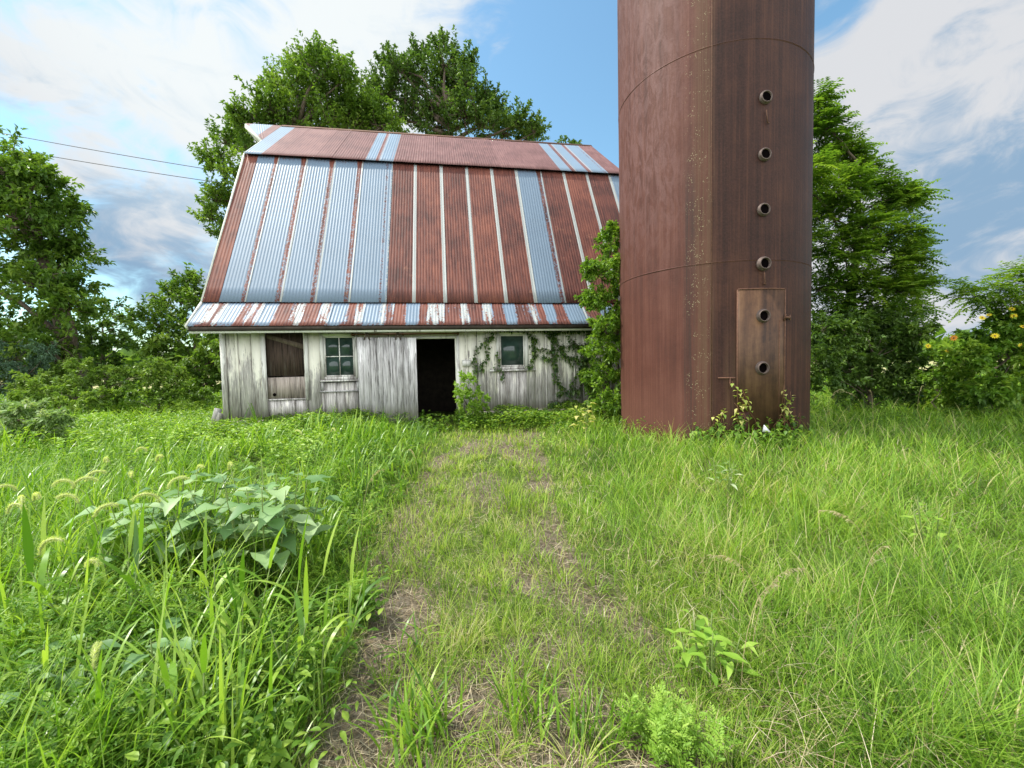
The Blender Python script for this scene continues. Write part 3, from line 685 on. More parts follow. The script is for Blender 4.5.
# boarded-up opening
w = MB(); lbox(w, -3.70, WN+.012, 1.47, -2.95, WN+.028, 2.40); bw = w.make('boarded_window', M['plydark'], barn)
w = MB(); lbox(w, -3.70, WN-.012, .99, -2.95, WN+.008, 1.44, .003); bb = w.make('lower_board', M['ply'], bw); bb['label'] = 'bare pale brown board with a knot hole'
w = MB(); v = [L(-3.69, WN+.006, 2.36), L(-3.69, WN+.006, 2.27), L(-2.95, WN+.006, 2.02), L(-2.95, WN+.006, 2.13)]; v2 = [np.array(q)+np.array([0, .005, 0]) for q in v]
w.add(v+v2, [[0,1,2,3],[7,6,5,4],[0,4,5,1],[1,5,6,2],[2,6,7,3],[3,7,4,0]]); w.make('loose_strip', M['bark'], bw)
w = MB(); w.tube([L(-3.575, WN-.013, 1.075), L(-3.575, WN-.0165, 1.075)], .035, 12); w.make('knot_hole_shade', M['void'], bw)  # black disc on the board, painting the shade of a knot hole
w = MB(); lbox(w, -3.79, WN-.04, .56, -3.70, WN-.018, 2.44, .002); lbox(w, -2.945, WN-.028, .95, -2.87, WN-.018, 2.44, .002); lbox(w, -3.695, WN-.03, .955, -2.95, WN-.013, .985); w.make('frame', M['trim'], bw)
# four-pane window
def window(name, t0, t1, z0, z1, panes, lab=None, sillx=.05, fm='trim'):
    w = MB(); f = .06
    lbox(w, t0-.03, WN-.03, z0, t0+f-.02, WN+.03, z1); lbox(w, t1-f+.02, WN-.03, z0, t1+.03, WN+.03, z1); lbox(w, t0+f-.02, WN-.026, z1-f, t1-f+.02, WN+.03, z1); lbox(w, t0+f-.02, WN-.026, z0, t1-f+.02, WN+.03, z0+f)
    o = w.make(name, M[fm], barn)
    if lab: o['label'] = lab
    s = MB(); a0, a1, c0, c1 = t0+.045, t1-.045, z0+.062, z1-.062; q = .035
    lbox(s, a0, WN-.01, c0, a0+q, WN+.018, c1); lbox(s, a1-q, WN-.01, c0, a1, WN+.018, c1); lbox(s, a0+q, WN-.009, c1-q, a1-q, WN+.018, c1); lbox(s, a0+q, WN-.009, c0, a1-q, WN+.018, c0+q)
    if panes: lbox(s, (a0+a1)/2-.009, WN-.006, c0+q, (a0+a1)/2+.009, WN+.006, c1-q); lbox(s, a0+q, WN-.0075, (c0+c1)/2-.009, a1-q, WN+.0075, (c0+c1)/2+.009)
    s.make('sash', M['trim'], o)
    xs_ = [(a0+q, (a0+a1)/2-.009), ((a0+a1)/2+.009, a1-q)] if panes else [(a0+q, a1-q)]
    zs_ = [(c0+q, (c0+c1)/2-.009), ((c0+c1)/2+.009, c1-q)] if panes else [(c0+q, c1-q)]
    for x in xs_:
        for z in zs_: p = MB(); lbox(p, x[0], WN+.0, z[0], x[1], WN+.004, z[1]); p.make('pane', M['glass'], o)
    s = MB(); lbox(s, t0-sillx-.04, WN-.07, z0-.04, t1+sillx+.04, WN-.02, z0-.003); s.make('sill', M['trim'], o)
    return o
w2 = window('window', -2.60, -1.879, 1.36, 2.36, True, 'four pane window with grey weathered frame', .0)
s = MB(); lbox(s, -2.63, WN-.04, 1.13, -2.585, WN-.02, 1.318); lbox(s, -1.9, WN-.04, 1.13, -1.85, WN-.02, 1.318); lbox(s, -2.66, WN-.05, 1.10, -1.83, WN-.019, 1.127); s.make('sill_frame', M['doorwood'], w2)
w3 = window('window', 1.20, 1.877, 1.50, 2.36, False, 'single dark window with vines over its frame', .16)
# doorway, sliding door leaf, hardware
mb = MB(); lbox(mb, .258, WN-.03, .2, .325, WN+.05, 2.28); lbox(mb, -.66, WN-.035, 2.222, .257, WN+.05, 2.275, .001); lbox(mb, -.70, WN-.0, .2, -.63, WN+.05, 2.21); mb.make('door_frame', M['trim'], barn)
mb = MB(); t = -1.82; 
while t < -.62:
    w_ = min(random.uniform(.10, .15), -.6-t); fr = (t+1.82)/1.22
    lbox(mb, t, WN-.235+random.uniform(-.004, .004), .30-.20*fr+random.uniform(-.015, .015), t+w_-.004, WN-.21, 2.25-.02*fr, .0015); t += w_
door = mb.make('sliding_door', M['doorwood'], barn); door['label'] = 'grey vertical board door slid open to the left'
for z_ in (.55, 1.9): mb = MB(); lbox(mb, -1.78, WN-.208, z_, -.65, WN-.18, z_+.12); mb.make('rail', M['doorwood'], door)
mb = MB(); lbox(mb, -1.95, WN-.21, 2.30, .33, WN-.185, 2.335); [lbox(mb, q, WN-.184, 2.29, q+.03, WN-.02, 2.345) for q in (-1.94, -.9, .29)]; mb.make('door_track', M['iron'], barn)
for t in (-1.62, -.98):
    mb = MB(); bar(mb, L(t-.055, WN-.245, 2.19), L(t, WN-.245, 2.39), .012, .025); bar(mb, L(t+.055, WN-.245, 2.19), L(t, WN-.245, 2.39), .012, .025); bar(mb, L(t-.035, WN-.246, 2.26), L(t+.035, WN-.246, 2.26), .01, .02)
    mb.tube([L(t, WN-.25, 2.36), L(t, WN-.20, 2.36)], .032, 12); mb.make('door_hanger', M['pipe'], door)
mb = MB(); lbox(mb, .39, WN-.07, 1.60, .57, WN-.02, 1.72); lbox(mb, .38, WN-.075, 1.723, .58, WN-.018, 1.735); mb.make('wall_box', M['trim'], barn)
bp = wpt(-4.72, WN-.02, .3)
mb = MB(); a = np.array([-.14, -.1, -.08]); 
for k, (dx, ln) in enumerate(((0, .52), (.06, .42))):
    bar(mb, np.array([-.08+dx, -.10, -.08]), np.array([.02+dx, .06, ln]), .018, .14)
o = mb.make('loose_board', M['doorwood'], None); o.location = (bp[0], bp[1], bp[2]); tagit(o, 'short grey loose boards leaning on the left corner of the barn', 'board')

# ------------------------------------------------------------------ silo
SX, SY, SR = SILO; sil = thing('silo', 'tall rusted steel silo with a column of round ports beside the barn', 'silo', (SX, SY, .2))
def cyl(a, z, r=0): return np.array([SX+(SR+r)*math.cos(math.radians(a)), SY+(SR+r)*math.sin(math.radians(a)), z])
STOP = 9.2
aa = np.linspace(-270, 90, 181); zz = np.linspace(.1, STOP, 60); A, Z = np.meshgrid(aa, zz)
rr = SR+.004*(vnoise(A*.05, Z*.8, 1, 2)-.5)*2+.006*np.sin(np.clip((Z-3.11)/.04, -PI, PI))*0
P = np.stack([SX+rr*np.cos(np.radians(A)), SY+rr*np.sin(np.radians(A)), Z], -1).reshape(-1, 3); w = len(aa)
i = np.arange(len(zz)-1)[:, None]*w; j = np.arange(w-1)[None]
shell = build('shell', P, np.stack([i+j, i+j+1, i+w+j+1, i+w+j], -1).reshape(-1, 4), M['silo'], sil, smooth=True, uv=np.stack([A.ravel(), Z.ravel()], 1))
def arcband(name, z0, z1, r0, r1, a0, a1, mat, parent, n=90, loc=None):
    a = np.linspace(a0, a1, n); v = np.concatenate([np.stack([cyl(x, z, r) for x in a]) for z, r in ((z0, r0), (z0, r1), (z1, r1), (z1, r0))])
    f = []
    for k in range(n-1):
        for p, q in ((0, 1), (1, 2), (2, 3), (3, 0)): f.append([p*n+k, q*n+k, q*n+k+1, p*n+k+1])
    f += [[0, 3*n, 2*n, n], [n-1, 2*n-1, 3*n-1, 4*n-1]]
    uvv = np.stack([np.tile(a, 4), v[:, 2]], 1)
    return build(name, v, [np.array(f)], mat, parent, uv=uvv)
for z, off in ((3.1136, 0), (6.35, 0)):
    arcband('seam', z-.006, z+.006, -.01, .005, -270, 90, M['silo'], shell, 181); arcband('seam', z-.012, z-.007, -.01, .003, -270, 90, M['iron'], shell, 181)
arcband('seam', .3, STOP, -.01, .005, -113.15, -112.85, M['iron'], shell, 3)
# roof dome, out of frame but real
aa2 = np.linspace(0, 360, 73); v = []
for k in range(7):
    r = SR*math.cos(k/6*PI/2); z = STOP+.75*math.sin(k/6*PI/2); v += [[SX+r*math.cos(math.radians(x)), SY+r*math.sin(math.radians(x)), z] for x in aa2]
n = 73; i = np.arange(6)[:, None]*n; j = np.arange(72)[None]
build('dome_roof', v, np.stack([i+j, i+j+1, i+n+j+1, i+n+j], -1).reshape(-1, 4), M['roof_up'], sil, smooth=True)
# hatch plate
hatch = arcband('hatch', .33, 2.665, -.005, .022, -100.0, -74.0, M['hatch'], sil, 26)
arcband('hatch_edge', .33, 2.67, .0, .030, -100.6, -100.05, M['iron'], hatch, 3); arcband('hatch_edge', .33, 2.67, .0, .027, -73.95, -73.4, M['iron'], hatch, 3)
arcband('hatch_edge', 2.667, 2.685, .0, .027, -100, -74, M['iron'], hatch, 26); arcband('hatch_edge', .5, 2.2, .023, .027, -77.6, -77.2, M['iron'], hatch, 3)
def radial(a): return np.array([math.cos(math.radians(a)), math.sin(math.radians(a)), 0])
for k, (a, z) in enumerate([(-86.31, 5.492), (-86.66, 4.662), (-87.0, 3.853), (-86.9, 3.049), (-87.18, 2.265), (-87.56, 1.473)]):
    c = cyl(a, z); d = radial(a); s_ = np.cross(d, [0, 0, 1.]); n = 28; th = np.arange(n)*2*PI/n
    ring = lambda r, o_: c+d*o_+r*(np.cos(th)[:, None]*s_+np.sin(th)[:, None]*np.array([0, 0, 1.]))
    prof = [(.105, -.01), (.105, .035), (.085, .04), (.088, .07), (.077, .074), (.075, -.005)]
    if k < 3: prof = [(.095, -.01), (.095, .03), (.082, .034), (.084, .05), (.072, .053), (.070, -.005)]
    v = np.concatenate([ring(*q) for q in prof]); f = [[p*n+q, p*n+(q+1) % n, (p+1)*n+(q+1) % n, (p+1)*n+q] for p in range(5) for q in range(n)]
    o = build('port', v, [np.array(f)], M['pipe'], sil, smooth=False)
    build('port_hole_shade', ring(.071, .028), [np.array([list(range(n))])], M['void'], o)  # flat black disc painting the darkness down the pipe
def latch(name, parts):
    m_ = MB()
    for (a0, z0, r0), (a1, z1, r1), w_ in parts: m_.tube([cyl(a0, z0, r0), cyl((a0+a1)/2, (z0+z1)/2, (r0+r1)/2), cyl(a1, z1, r1)], w_, 8)
    return m_.make(name, M['iron'], sil)
latch('latch', [((-109.8, 1.33, .03), (-101.5, 1.33, .035), .012), ((-104, 1.33, .035), (-104.2, 1.16, .03), .010)])
latch('hinge', [((-74.6, 2.24, .05), (-70.4, 2.24, .03), .018), ((-74.4, 2.19, .03), (-74.4, 2.29, .05), .012), ((-70.6, 2.2, .03), (-70.6, 2.28, .03), .014)])
latch('hinge', [((-76.6, .64, .05), (-70.4, .64, .03), .018), ((-74.4, .56, .03), (-74.4, .7, .05), .012), ((-70.6, .55, .03), (-70.6, .7, .03), .014)])
latch('bracket', [((-86.3, 5.30, .03), (-85.6, 5.12, .03), .009), ((-85.6, 5.12, .03), (-84.4, 5.12, .02), .009)])
latch('bracket', [((-86.7, 2.92, .03), (-86.4, 2.74, .03), .009), ((-86.9, 2.75, .03), (-85.6, 2.74, .02), .009)])
arcband('lower_plate', .38, .80, .0225, .030, -99.5, -94.5, M['silo'], sil, 6)

# ------------------------------------------------------------------ trees
DENS = .62
def crown_tree(name, label, cat, lobes, mat, base=None, trunk_r=.2, tw=60, per=28, leafL=.16, twig=.9, mode='spray', group=None, bark='bark', up=.35, trunkname='trunk', crownname='crown', leafW=.5, flat=.85):
    """lobes: (px, py, radius px, Y) seen from the camera, each turned into a ball of leafy twigs at its real distance"""
    Ls = []
    for q in lobes:
        px, py, r, Y = q[:4]; c = at(px, py, Y); R = r*Y/F; Ls.append((c, R, 1))
    cc = np.array([l[0] for l in Ls]); 
    if base is None: base = (cc[:, 0].mean(), cc[:, 1].mean())
    bz = float(GZ(base[0], base[1])); root = thing(name, label, cat, (base[0], base[1], bz), group)
    top = cc[:, 2].max(); lowz = cc[:, 2].min(); mb = MB(); V = Veg()
    tp = [np.array([base[0], base[1], bz-.2])]; k = 7
    ax_ = cc.mean(0)
    for q in range(1, k+1):
        s = q/k; z = bz+(top-bz)*s*.93; wgt = np.exp(-((cc[:, 2]-z)/(.35*(top-bz)+.3))**2)[:, None]
        m = (cc*wgt).sum(0)/wgt.sum(); xy = np.array(base)*(1-s)+m[:2]*s; tp.append(np.array([xy[0]+RNG.normal(0, .05), xy[1]+RNG.normal(0, .05), z-.12*(top-bz)*(s > .99)]))
    tp = np.array(tp); mb.tube(tp, np.linspace(trunk_r, trunk_r*.18, k+1), 9)
    for c, R, dn in Ls:
        z = max(bz+.3*(c[2]-bz), c[2]-.8*np.hypot(*(c[:2]-ax_[:2]))-R*.6); s = np.clip((z-bz)/(tp[-1][2]-bz), .05, .95)*k; i0 = int(s); a = tp[i0]*(1-(s-i0))+tp[min(i0+1, k)]*(s-i0)
        mid = (a+c)/2+np.array([0, 0, .08*np.linalg.norm(c-a)])+RNG.normal(0, .05, 3)*np.linalg.norm(c-a)
        rl = trunk_r*.33*min(1, R/1.0+.25); mb.tube([a, (a+mid)/2+RNG.normal(0, .03, 3), mid, c], [rl, rl*.8, rl*.6, rl*.25], 6)
        n = max(4, int(tw*DENS*dn*min(2.2, (R/1.0)**1.2+.25))); d = rdir(n); d[:, 2] = d[:, 2]*.8+.12; d = norm(d)
        sc = np.array([1, 1, flat]); r0 = RNG.random(n)**.5*.92; o = c+d*sc*(R*r0)[:, None]
        td = norm(d*.8+rdir(n)*.45+np.array([0, 0, up])); tl = twig*ru(.35, 1.0, n)*min(1.2, .45+R*.6)
        for q in range(0, n, 3):
            mb.tube([c+RNG.normal(0, .1, 3)*R, (c+o[q])/2+RNG.normal(0, .06, 3)*R, o[q], o[q]+td[q]*tl[q]*.9], [rl*.3, rl*.22, rl*.14, rl*.05], 4, cap=False)
        if mode == 'spray':
            m = per; P = np.repeat(o, m, 0); D = np.repeat(td, m, 0); s = ru(0, 1, n*m)[:, None]
            P = P+D*s*np.repeat(tl, m)[:, None]+RNG.normal(0, 1, (n*m, 3))*(.13*np.repeat(tl, m)*(1.15-s[:, 0]))[:, None]
            LD = norm(D*.7+rdir(n*m)); nn = rdir(n*m)*.7+np.array([0, 0, 1.])
            rb = np.repeat(RNG.random(n)*.5, m); V.leaves(P, LD, nn, leafL*ru(.6, 1.25, n*m), leafL*leafW*ru(.7, 1.2, n*m), rnd=np.clip(rb+ru(0, .5, n*m), 0, 1))
        else:   # pinnate fronds, arching out and drooping, leaflets in two rows
            nf = 3; o2 = np.repeat(o, nf, 0)+rdir(n*nf)*.12; D = norm(np.repeat(td, nf, 0)*.8+rdir(n*nf)*.75); D[:, 2] = D[:, 2]*.85+.05; D = norm(D); FL = twig*ru(.55, 1.0, n*nf)
            S = norm(np.cross(D, np.array([0, 0, 1.]))); m = per; rb = RNG.random(n*nf)*.6
            for q in range(m):
                s = (q+.6)/m; pc = o2+D*(FL*s)[:, None]-np.array([0, 0, 1.])*(FL*.35*s*s)[:, None]
                for sg in (-1, 1): V.leaves(pc, S*sg+D*.45-np.array([0, 0, .25])+rdir(len(pc))*.18, np.array([0, 0, 1.])+rdir(len(pc))*.3, leafL*(1.1-.35*abs(s-.4)*2)*ru(.8, 1.15, len(pc)), leafL*.36, rnd=np.clip(rb+ru(0, .4, len(pc)), 0, 1), fold=.08)
    mb.make(trunkname, M[bark], root); V.make(crownname, M[mat], root)
    return root
def lob(Y, *q): return [(a, b, c, Y+((a*7+b*13) % 10-5)*.16*(Y/14)) for a, b, c in q]
crown_tree('broadleaf_tree', 'large dark green tree at the left edge with drooping boughs', 'tree', lob(14, (5,172,30),(38,182,17),(60,222,20),(15,225,36),(72,258,18),(35,285,32),(68,308,20),(10,335,36),(45,345,26),(-45,180,50),(-50,270,60),(-40,350,50),(0,205,30),(25,200,22),(45,250,24),(22,160,8),(76,285,12),(-15,160,22),(62,208,12)),
           'tree_mid', (-14.6, 14.2), .34, 62, 34, .19, .9, up=.1, flat=.55)
crown_tree('broadleaf_tree', 'small tree with open branches right of the large left tree', 'tree', lob(18, (105,318,15),(122,345,10),(98,345,14),(88,325,13),(112,368,10),(90,365,14),(128,320,6),(80,350,12)), 'tree_dark', None, .13, 55, 26, .2, .9)
crown_tree('broadleaf_tree', 'rounded bright green tree just left of the barn wall', 'tree', lob(14.5, (196,288,13),(175,300,15),(214,302,20),(160,325,20),(195,330,26),(148,352,16),(180,362,22),(212,362,20),(228,335,16),(165,382,15),(205,385,18),(140,375,12),(240,360,22),(245,320,20)), 'tree_mid', (-11.2, 15), .16, 70, 32, .17, .75)
crown_tree('conifer_bush', 'blue green feathery cedar under the large left tree', 'shrub', lob(12.5, (15,360,20),(5,385,20),(30,378,16),(48,352,9),(40,365,10),(-20,370,26)), 'bluegreen', None, .09, 90, 46, .09, .5, leafW=.3, trunkname='stem', crownname='foliage')
crown_tree('shrub', 'olive green shrub below the large left tree', 'shrub', lob(10.5, (45,392,15),(75,402,12),(30,402,13),(95,398,10),(62,388,9)), 'olive', None, .05, 70, 30, .11, .4, trunkname='stem', crownname='foliage')
crown_tree('shrub', 'tall light green brush filling the space under the large left tree', 'shrub', lob(12, (60,376,13),(85,372,12),(108,379,11),(34,384,13),(8,384,15),(132,378,9),(150,370,11),(72,388,12),(175,376,10)), 'olive', None, .05, 85, 32, .11, .45, trunkname='stem', crownname='foliage')
crown_tree('shrub', 'dark low shrub in the gap between the left trees and the barn', 'shrub', lob(11.5, (115,397,11),(135,392,12),(160,398,11),(180,392,10),(205,398,9)), 'tree_mid', None, .05, 70, 30, .11, .4, trunkname='stem', crownname='foliage')
crown_tree('shrub', 'shrub with pale whitish leaves at the left edge', 'shrub', lob(7.2, (10,425,20),(38,432,17),(0,452,18),(52,422,10),(25,412,12),(-30,435,28)), 'palegreen', None, .04, 150, 34, .085, .35, trunkname='stem', crownname='foliage')
crown_tree('broadleaf_tree', 'tall tree behind the left end of the barn roof', 'tree', lob(21, (322,73,16.74),(295,91,20.46),(358,110,14),(366,122,16),(340,99,20.46),(270,111,14.88),(310,116,26.04),(352,121,18.6),(245,126,11.16),(228,144,12.09),(215,166,11.16),(236,176,11.16),(218,199,10.23),(212,219,8.37),(255,119,9.3),(318,57,7.44),(300,69,8.37),(275,91,8.37),(345,79,8.37),(335,134,24.18),(290,129,18.6),(380,129,18.6),(225,236,8.37),(235,204,13.02),(262,154,18.6)), 'tree_mid', (-8.6, 22), .42, 66, 36, .20, 1.3, up=.9)
crown_tree('broadleaf_tree', 'taller dark tree rising behind the middle of the barn roof', 'tree', lob(23, (372,98,11),(385,93,14.88),(402,73,12.09),(388,66,7.44),(420,83,16.74),(445,66,13.02),(443,49,6.51),(465,83,13.95),(430,109,22.32),(400,119,20.46),(465,116,20.46),(485,103,11.16),(500,119,11.16),(482,126,14.88),(517,124,9.3),(535,132,7.44),(420,56,6.51),(468,63,6.51),(455,91,14.88),(505,134,13.02),(440,129,18.6),(375,119,13.02),(527,139,9.3)), 'tree_dark', (-3.3, 24), .45, 66, 36, .20, 1.35, up=1.05)
crown_tree('sapling', 'thin twig tips showing over the ridge right of the dark tree', 'tree', lob(22, (563,146,6),(575,147,5),(585,150,4)), 'tree_dark', None, .06, 30, 14, .2, .7, up=.5)
crown_tree('walnut_tree', 'tree with feathery drooping fronds right behind the silo', 'tree', lob(11, (816,105,12),(828,130,14),(842,155,14),(862,168,11),(846,190,20),(880,188,11),(896,205,10),(830,215,24),(866,226,16),(905,200,7),(845,255,22),(878,250,14),(895,280,14),(860,288,22),(825,290,26),(905,308,13),(880,318,16),(840,325,24),(800,180,26),(795,240,30),(918,285,9),(905,232,9),(915,250,7),(905,262,10),(900,290,12),(912,196,5),(822,165,18)), 'walnut', (9.0, 11.5), .15, 110, 8, .145, .62, mode='pinnate', up=.6, flat=1.0)
crown_tree('shrub', 'dark green thicket shrub low behind the right side of the silo', 'shrub', lob(10, (835,350,22),(862,355,22),(890,345,18),(825,385,22),(855,388,20),(885,380,20),(910,365,16),(905,392,15),(918,335,12),(815,362,20),(935,388,14),(822,330,16),(845,330,18),(872,325,16),(898,330,14),(850,372,22),(880,365,20)), 'tree_dark', None, .07, 80, 34, .12, .55, trunkname='stem', crownname='foliage')
crown_tree('shrub', 'lime green shrub in the middle of the right hand thicket', 'shrub', lob(9.4, (935,358,11),(952,352,11),(948,372,12),(930,378,9)), 'lime', None, .04, 80, 34, .09, .35, trunkname='stem', crownname='foliage')
fl = crown_tree('flowering_shrub', 'tall leafy thicket with yellow flowers at the right edge', 'shrub', lob(8.6, (985,338,15),(1008,325,13),(1028,340,18),(970,360,17),(1000,365,22),(960,385,15),(985,395,18),(1015,395,20),(1045,370,30),(1050,330,20),(945,398,12),(1010,350,16)), 'cover', None, .05, 85, 32, .12, .4, trunkname='stem', crownname='foliage')
crown_tree('walnut_tree', 'thin branches with feathery leaves reaching in at the right edge', 'tree', lob(8.5, (1000,290,8),(978,296,5),(1014,275,8),(1010,308,8),(1030,290,14),(1060,280,30),(1080,310,35),(965,292,3),(990,305,5)), 'walnut', (12.3, 9.0), .09, 60, 8, .11, .5, mode='pinnate')
crown_tree('shrub', 'light green leafy bush growing between barn and silo', 'shrub', lob(8.95, (606,248,11),(612,232,6),(600,275,13),(612,298,14),(596,300,9),(605,325,14),(614,348,14),(600,352,14),(610,378,15),(600,398,13),(620,270,12),(622,320,14),(590,270,7),(592,378,10),(588,300,7),(618,405,12)), 'bush', (2.05, 8.95), .045, 150, 24, .085, .34, flat=1.0, trunkname='stem', crownname='foliage')
crown_tree('shrub', 'leafy green bush growing in front of the dark doorway', 'shrub', lob(8.9, (466,383,9),(459,396,9),(472,396,10),(481,402,8),(466,410,13),(481,417,11),(455,418,10)), 'lime', (-.95, 8.95), .02, 55, 26, .075, .22, trunkname='stem', crownname='foliage', up=.5)
# flowers of the thicket
def flower(parent, p, r, mat, name='flower'):
    V = Veg(); k = 11; a = np.arange(k)*2*PI/k+random.random(); f = norm(np.array([-p[0]*.8, -p[1], 5.])+RNG.normal(0, 3, 3)); s_ = norm(np.cross(f, [0, 0, 1.])); u_ = np.cross(s_, f)
    D = np.cos(a)[:, None]*s_+np.sin(a)[:, None]*u_+f*.15; V.leaves(np.repeat(p[None], k, 0), D, np.repeat(f[None], k, 0), r, r*.45, fold=.05, droop=0)
    o = V.make(name, M[mat], parent); m = MB(); m.tube([p-f*.01, p+f*.008, p+f*.02], [r*.2, r*.22, r*.12], 9); m.make('flower_centre', M['redstem'], o)
for x, y, m_ in ((982,318,'petal'),(989,315,'petal'),(995,336,'petal'),(1012,309,'petal'),(1014,316,'petal'),(1023,327,'petal'),(1021,346,'petal'),(954,338,'orange')):
    flower(fl, at(x, y, 7.9), random.uniform(.05, .075), m_)
wf = crown_tree('wildflower', 'tall stems with two yellow blooms left of the flowering thicket', 'flower', lob(8.8, (928,356,5),(948,360,5)), 'cover', None, .015, 30, 14, .09, .2, trunkname='stem', crownname='foliage')
for x, y in ((928,346),(948,351)): flower(wf, at(x, y, 8.5), .06, 'petal')

# far tree belt all round and hedge lines
V = Veg(); m = 9000; a = ru(0, 2*PI, m); cl = vnoise(np.cos(a)*9, np.sin(a)*9, 1, 3); R = ru(185, 225, m)
P = np.stack([np.cos(a)*R, np.sin(a)*R, .2+ru(0, 1, m)*(4+14*cl)], 1); P[:, 1] = P[:, 1]
V.leaves(P, rdir(m), rdir(m), 5.5, 4.5, rnd=ru(.2, .8, m)); V.make('far_woods', M['tree_mid']); tagit(bpy.data.objects['far_woods'], 'distant line of trees beyond the open field', 'woods', kind='stuff')

# ------------------------------------------------------------------ power line
P0, P1 = at(-260, 78, 34), at(335, 188, 34)
for k, (dz0, dz1, lab) in enumerate(((0, 0, 'upper power line crossing the sky left of the barn'), (-.3, .0, 'lower power line crossing the sky left of the barn'))):
    if k: A, B = at(-260, 96, 33.2), at(335, 198, 33.2)
    else: A, B = P0, P1
    s = np.linspace(0, 1, 30)[:, None]; pts = A+(B-A)*s; pts[:, 2] -= .9*4*(s*(1-s))[:, 0]*.6
    m_ = MB(); m_.tube(pts, .026, 6); tagit(m_.make('power_line', M['cable'], None), lab, 'power line')
def pole(p, lab):
    r = thing('utility_pole', lab, 'utility pole', (p[0], p[1], float(GZ(p[0], p[1])))); m_ = MB(); m_.tube([[p[0], p[1], 0], [p[0], p[1], p[2]+.5]], [.16, .11], 10); m_.make('pole', M['bark'], r)
    m_ = MB(); bar(m_, np.array([p[0], p[1]-1.1, p[2]-.12]), np.array([p[0], p[1]+1.1, p[2]-.12]), .1, .12); m_.make('crossarm', M['bark'], r)
pole(at(335, 193, 33.6), 'wooden utility pole hidden behind the barn and tree'); pole(at(-260, 87, 33.6), 'wooden utility pole far beyond the left edge')

# ------------------------------------------------------------------ individual plants
def foxtail(px, py, Y, face, big=1.0):
    tip = at(px, py, Y); hd = ru(.09, .17, 1)[0]*big; base = np.array([tip[0]-face*.22, tip[1]+RNG.normal(0, .06), 0]); base[2] = GZ(base[0], base[1])
    r = thing('foxtail', 'tall foxtail grass with pale arched bristly seed head among left weeds', 'foxtail', tuple(base), 'foxtail grasses in the left weeds')
    h = tip[2]-base[2]; a = np.linspace(0, 1, 9)[:, None]
    st = base+np.array([tip[0]-base[0], tip[1]-base[1], 0])*a**2.2*.75; st[:, 2] = base[2]+h*np.sin(a[:, 0]*PI/2*.96)**.9
    m_ = MB(); m_.tube(st, np.linspace(.0035, .002, 9), 5); m_.make('stalk', M['stem'], r)
    # drooping head
    th = np.linspace(.1, PI*random.uniform(.6, .98), 10); d = norm(np.array([face, .6*RNG.normal(), 0])); c = [st[-1]]
    for t in th: c.append(c[-1]+(d*math.sin(t)+np.array([0, 0, 1])*math.cos(t))*hd/9)
    c = np.array(c); rad = .0085*big*np.sin(np.linspace(.25, PI-.35, len(c)))**.6
    m_ = MB(); m_.tube(c, rad*.7, 8); core = m_.make('seed_head', M['headcore'], r)
    V = Veg(); n = 420; q = RNG.random(n)*(len(c)-1.01); i0 = q.astype(int); f = (q-i0)[:, None]; p = c[i0]*(1-f)+c[i0+1]*f; T = norm(c[np.minimum(i0+1, len(c)-1)]-c[i0]); o = norm(np.cross(T, rdir(n)))
    V.leaves(p+o*(rad[i0]*.6)[:, None], o+T*.7, rdir(n), .0135*big, .0022, fold=.1, droop=0); V.make('bristles', M['head'], core)
    for x in ru(.1, .75, 4):
        V = Veg(); V.blades(st[int(x*8)][None], ru(.2, .38, 1), .014, ru(0, 6.28, 1), ru(.2, .6, 1), ru(.6, 1.6, 1), 6); V.make('leaf_blade', M['blade'], r)
M['headcore'] = simple('seed_head_core', (.42, .46, .18), .8, 0, .2, 60)
for px, py, Y, fc in ((30,505,2.5,1),(44,500,2.55,1),(64,488,2.7,-1),(70,503,2.45,-1),(84,488,2.75,1),(92,482,2.9,1),(112,462,3.4,1),(126,478,2.95,-1),(162,462,3.2,1),(108,516,2.3,1),(150,503,2.5,-1),(176,489,2.7,1),(206,472,3.1,1),(6,492,2.8,-1),(16,514,2.4,1),(54,554,2.0,1),(96,568,2.0,1),(88,664,1.6,-1),(297,436,5.2,-1),(335,432,5.6,1),(236,470,3.3,1),(140,452,4.0,-1)):
    foxtail(px, py, Y, fc)
def clump(name, label, cat, x, y, n, H, W, mat='blade', lean=(.02, .5), curl=(.1, 1.3), spread=.06, seg=8, stem=False, group=None):
    z = float(GZ(x, y)); r = thing(name, label, cat, (x, y, z), group); V = Veg(); P = np.stack([x+RNG.normal(0, spread, n), y+RNG.normal(0, spread, n), np.full(n, z)], 1)
    V.blades(P, H*ru(.55, 1.05, n), W*ru(.7, 1.2, n), ru(0, 6.28, n), ru(*lean, n), ru(*curl, n), seg, wp=2.2, full=.35); V.make('leaf_blades', M[mat], r); return r
def cornlike(label, x, y, n, H, W=.024):
    """broad-bladed grass: upright stems with blades leaving them alternately"""
    z = float(GZ(x, y)); r = thing('broad_grass', label, 'grass clump', (x, y, z)); m_ = MB(); V = Veg()
    for k in range(n):
        b = np.array([x+RNG.normal(0, .07), y+RNG.normal(0, .05), z]); ln = RNG.normal(0, .13, 2); h = H*random.uniform(.5, .78); t = b+np.array([ln[0], ln[1], h]); m_.tube([b, (b+t)/2+RNG.normal(0, .01, 3), t], [.005, .004, .0025], 6)
        a0 = random.uniform(0, 6.28); q = 6
        for j in range(q):
            s = .2+.8*j/(q-1); P = (b+(t-b)*s)[None]; last = j == q-1
            V.blades(P, H*random.uniform(.36, .55), W*random.uniform(.7, 1.2), np.array([a0+j*PI+random.uniform(-.5, .5)]), random.uniform(.05, .2) if last else random.uniform(.25, .6), random.uniform(.1, .6) if last else random.uniform(.7, 2.0), 9, wp=2.4, full=.5)
    m_.make('stem', M['stem'], r); V.make('leaf_blades', M['blade'], r)
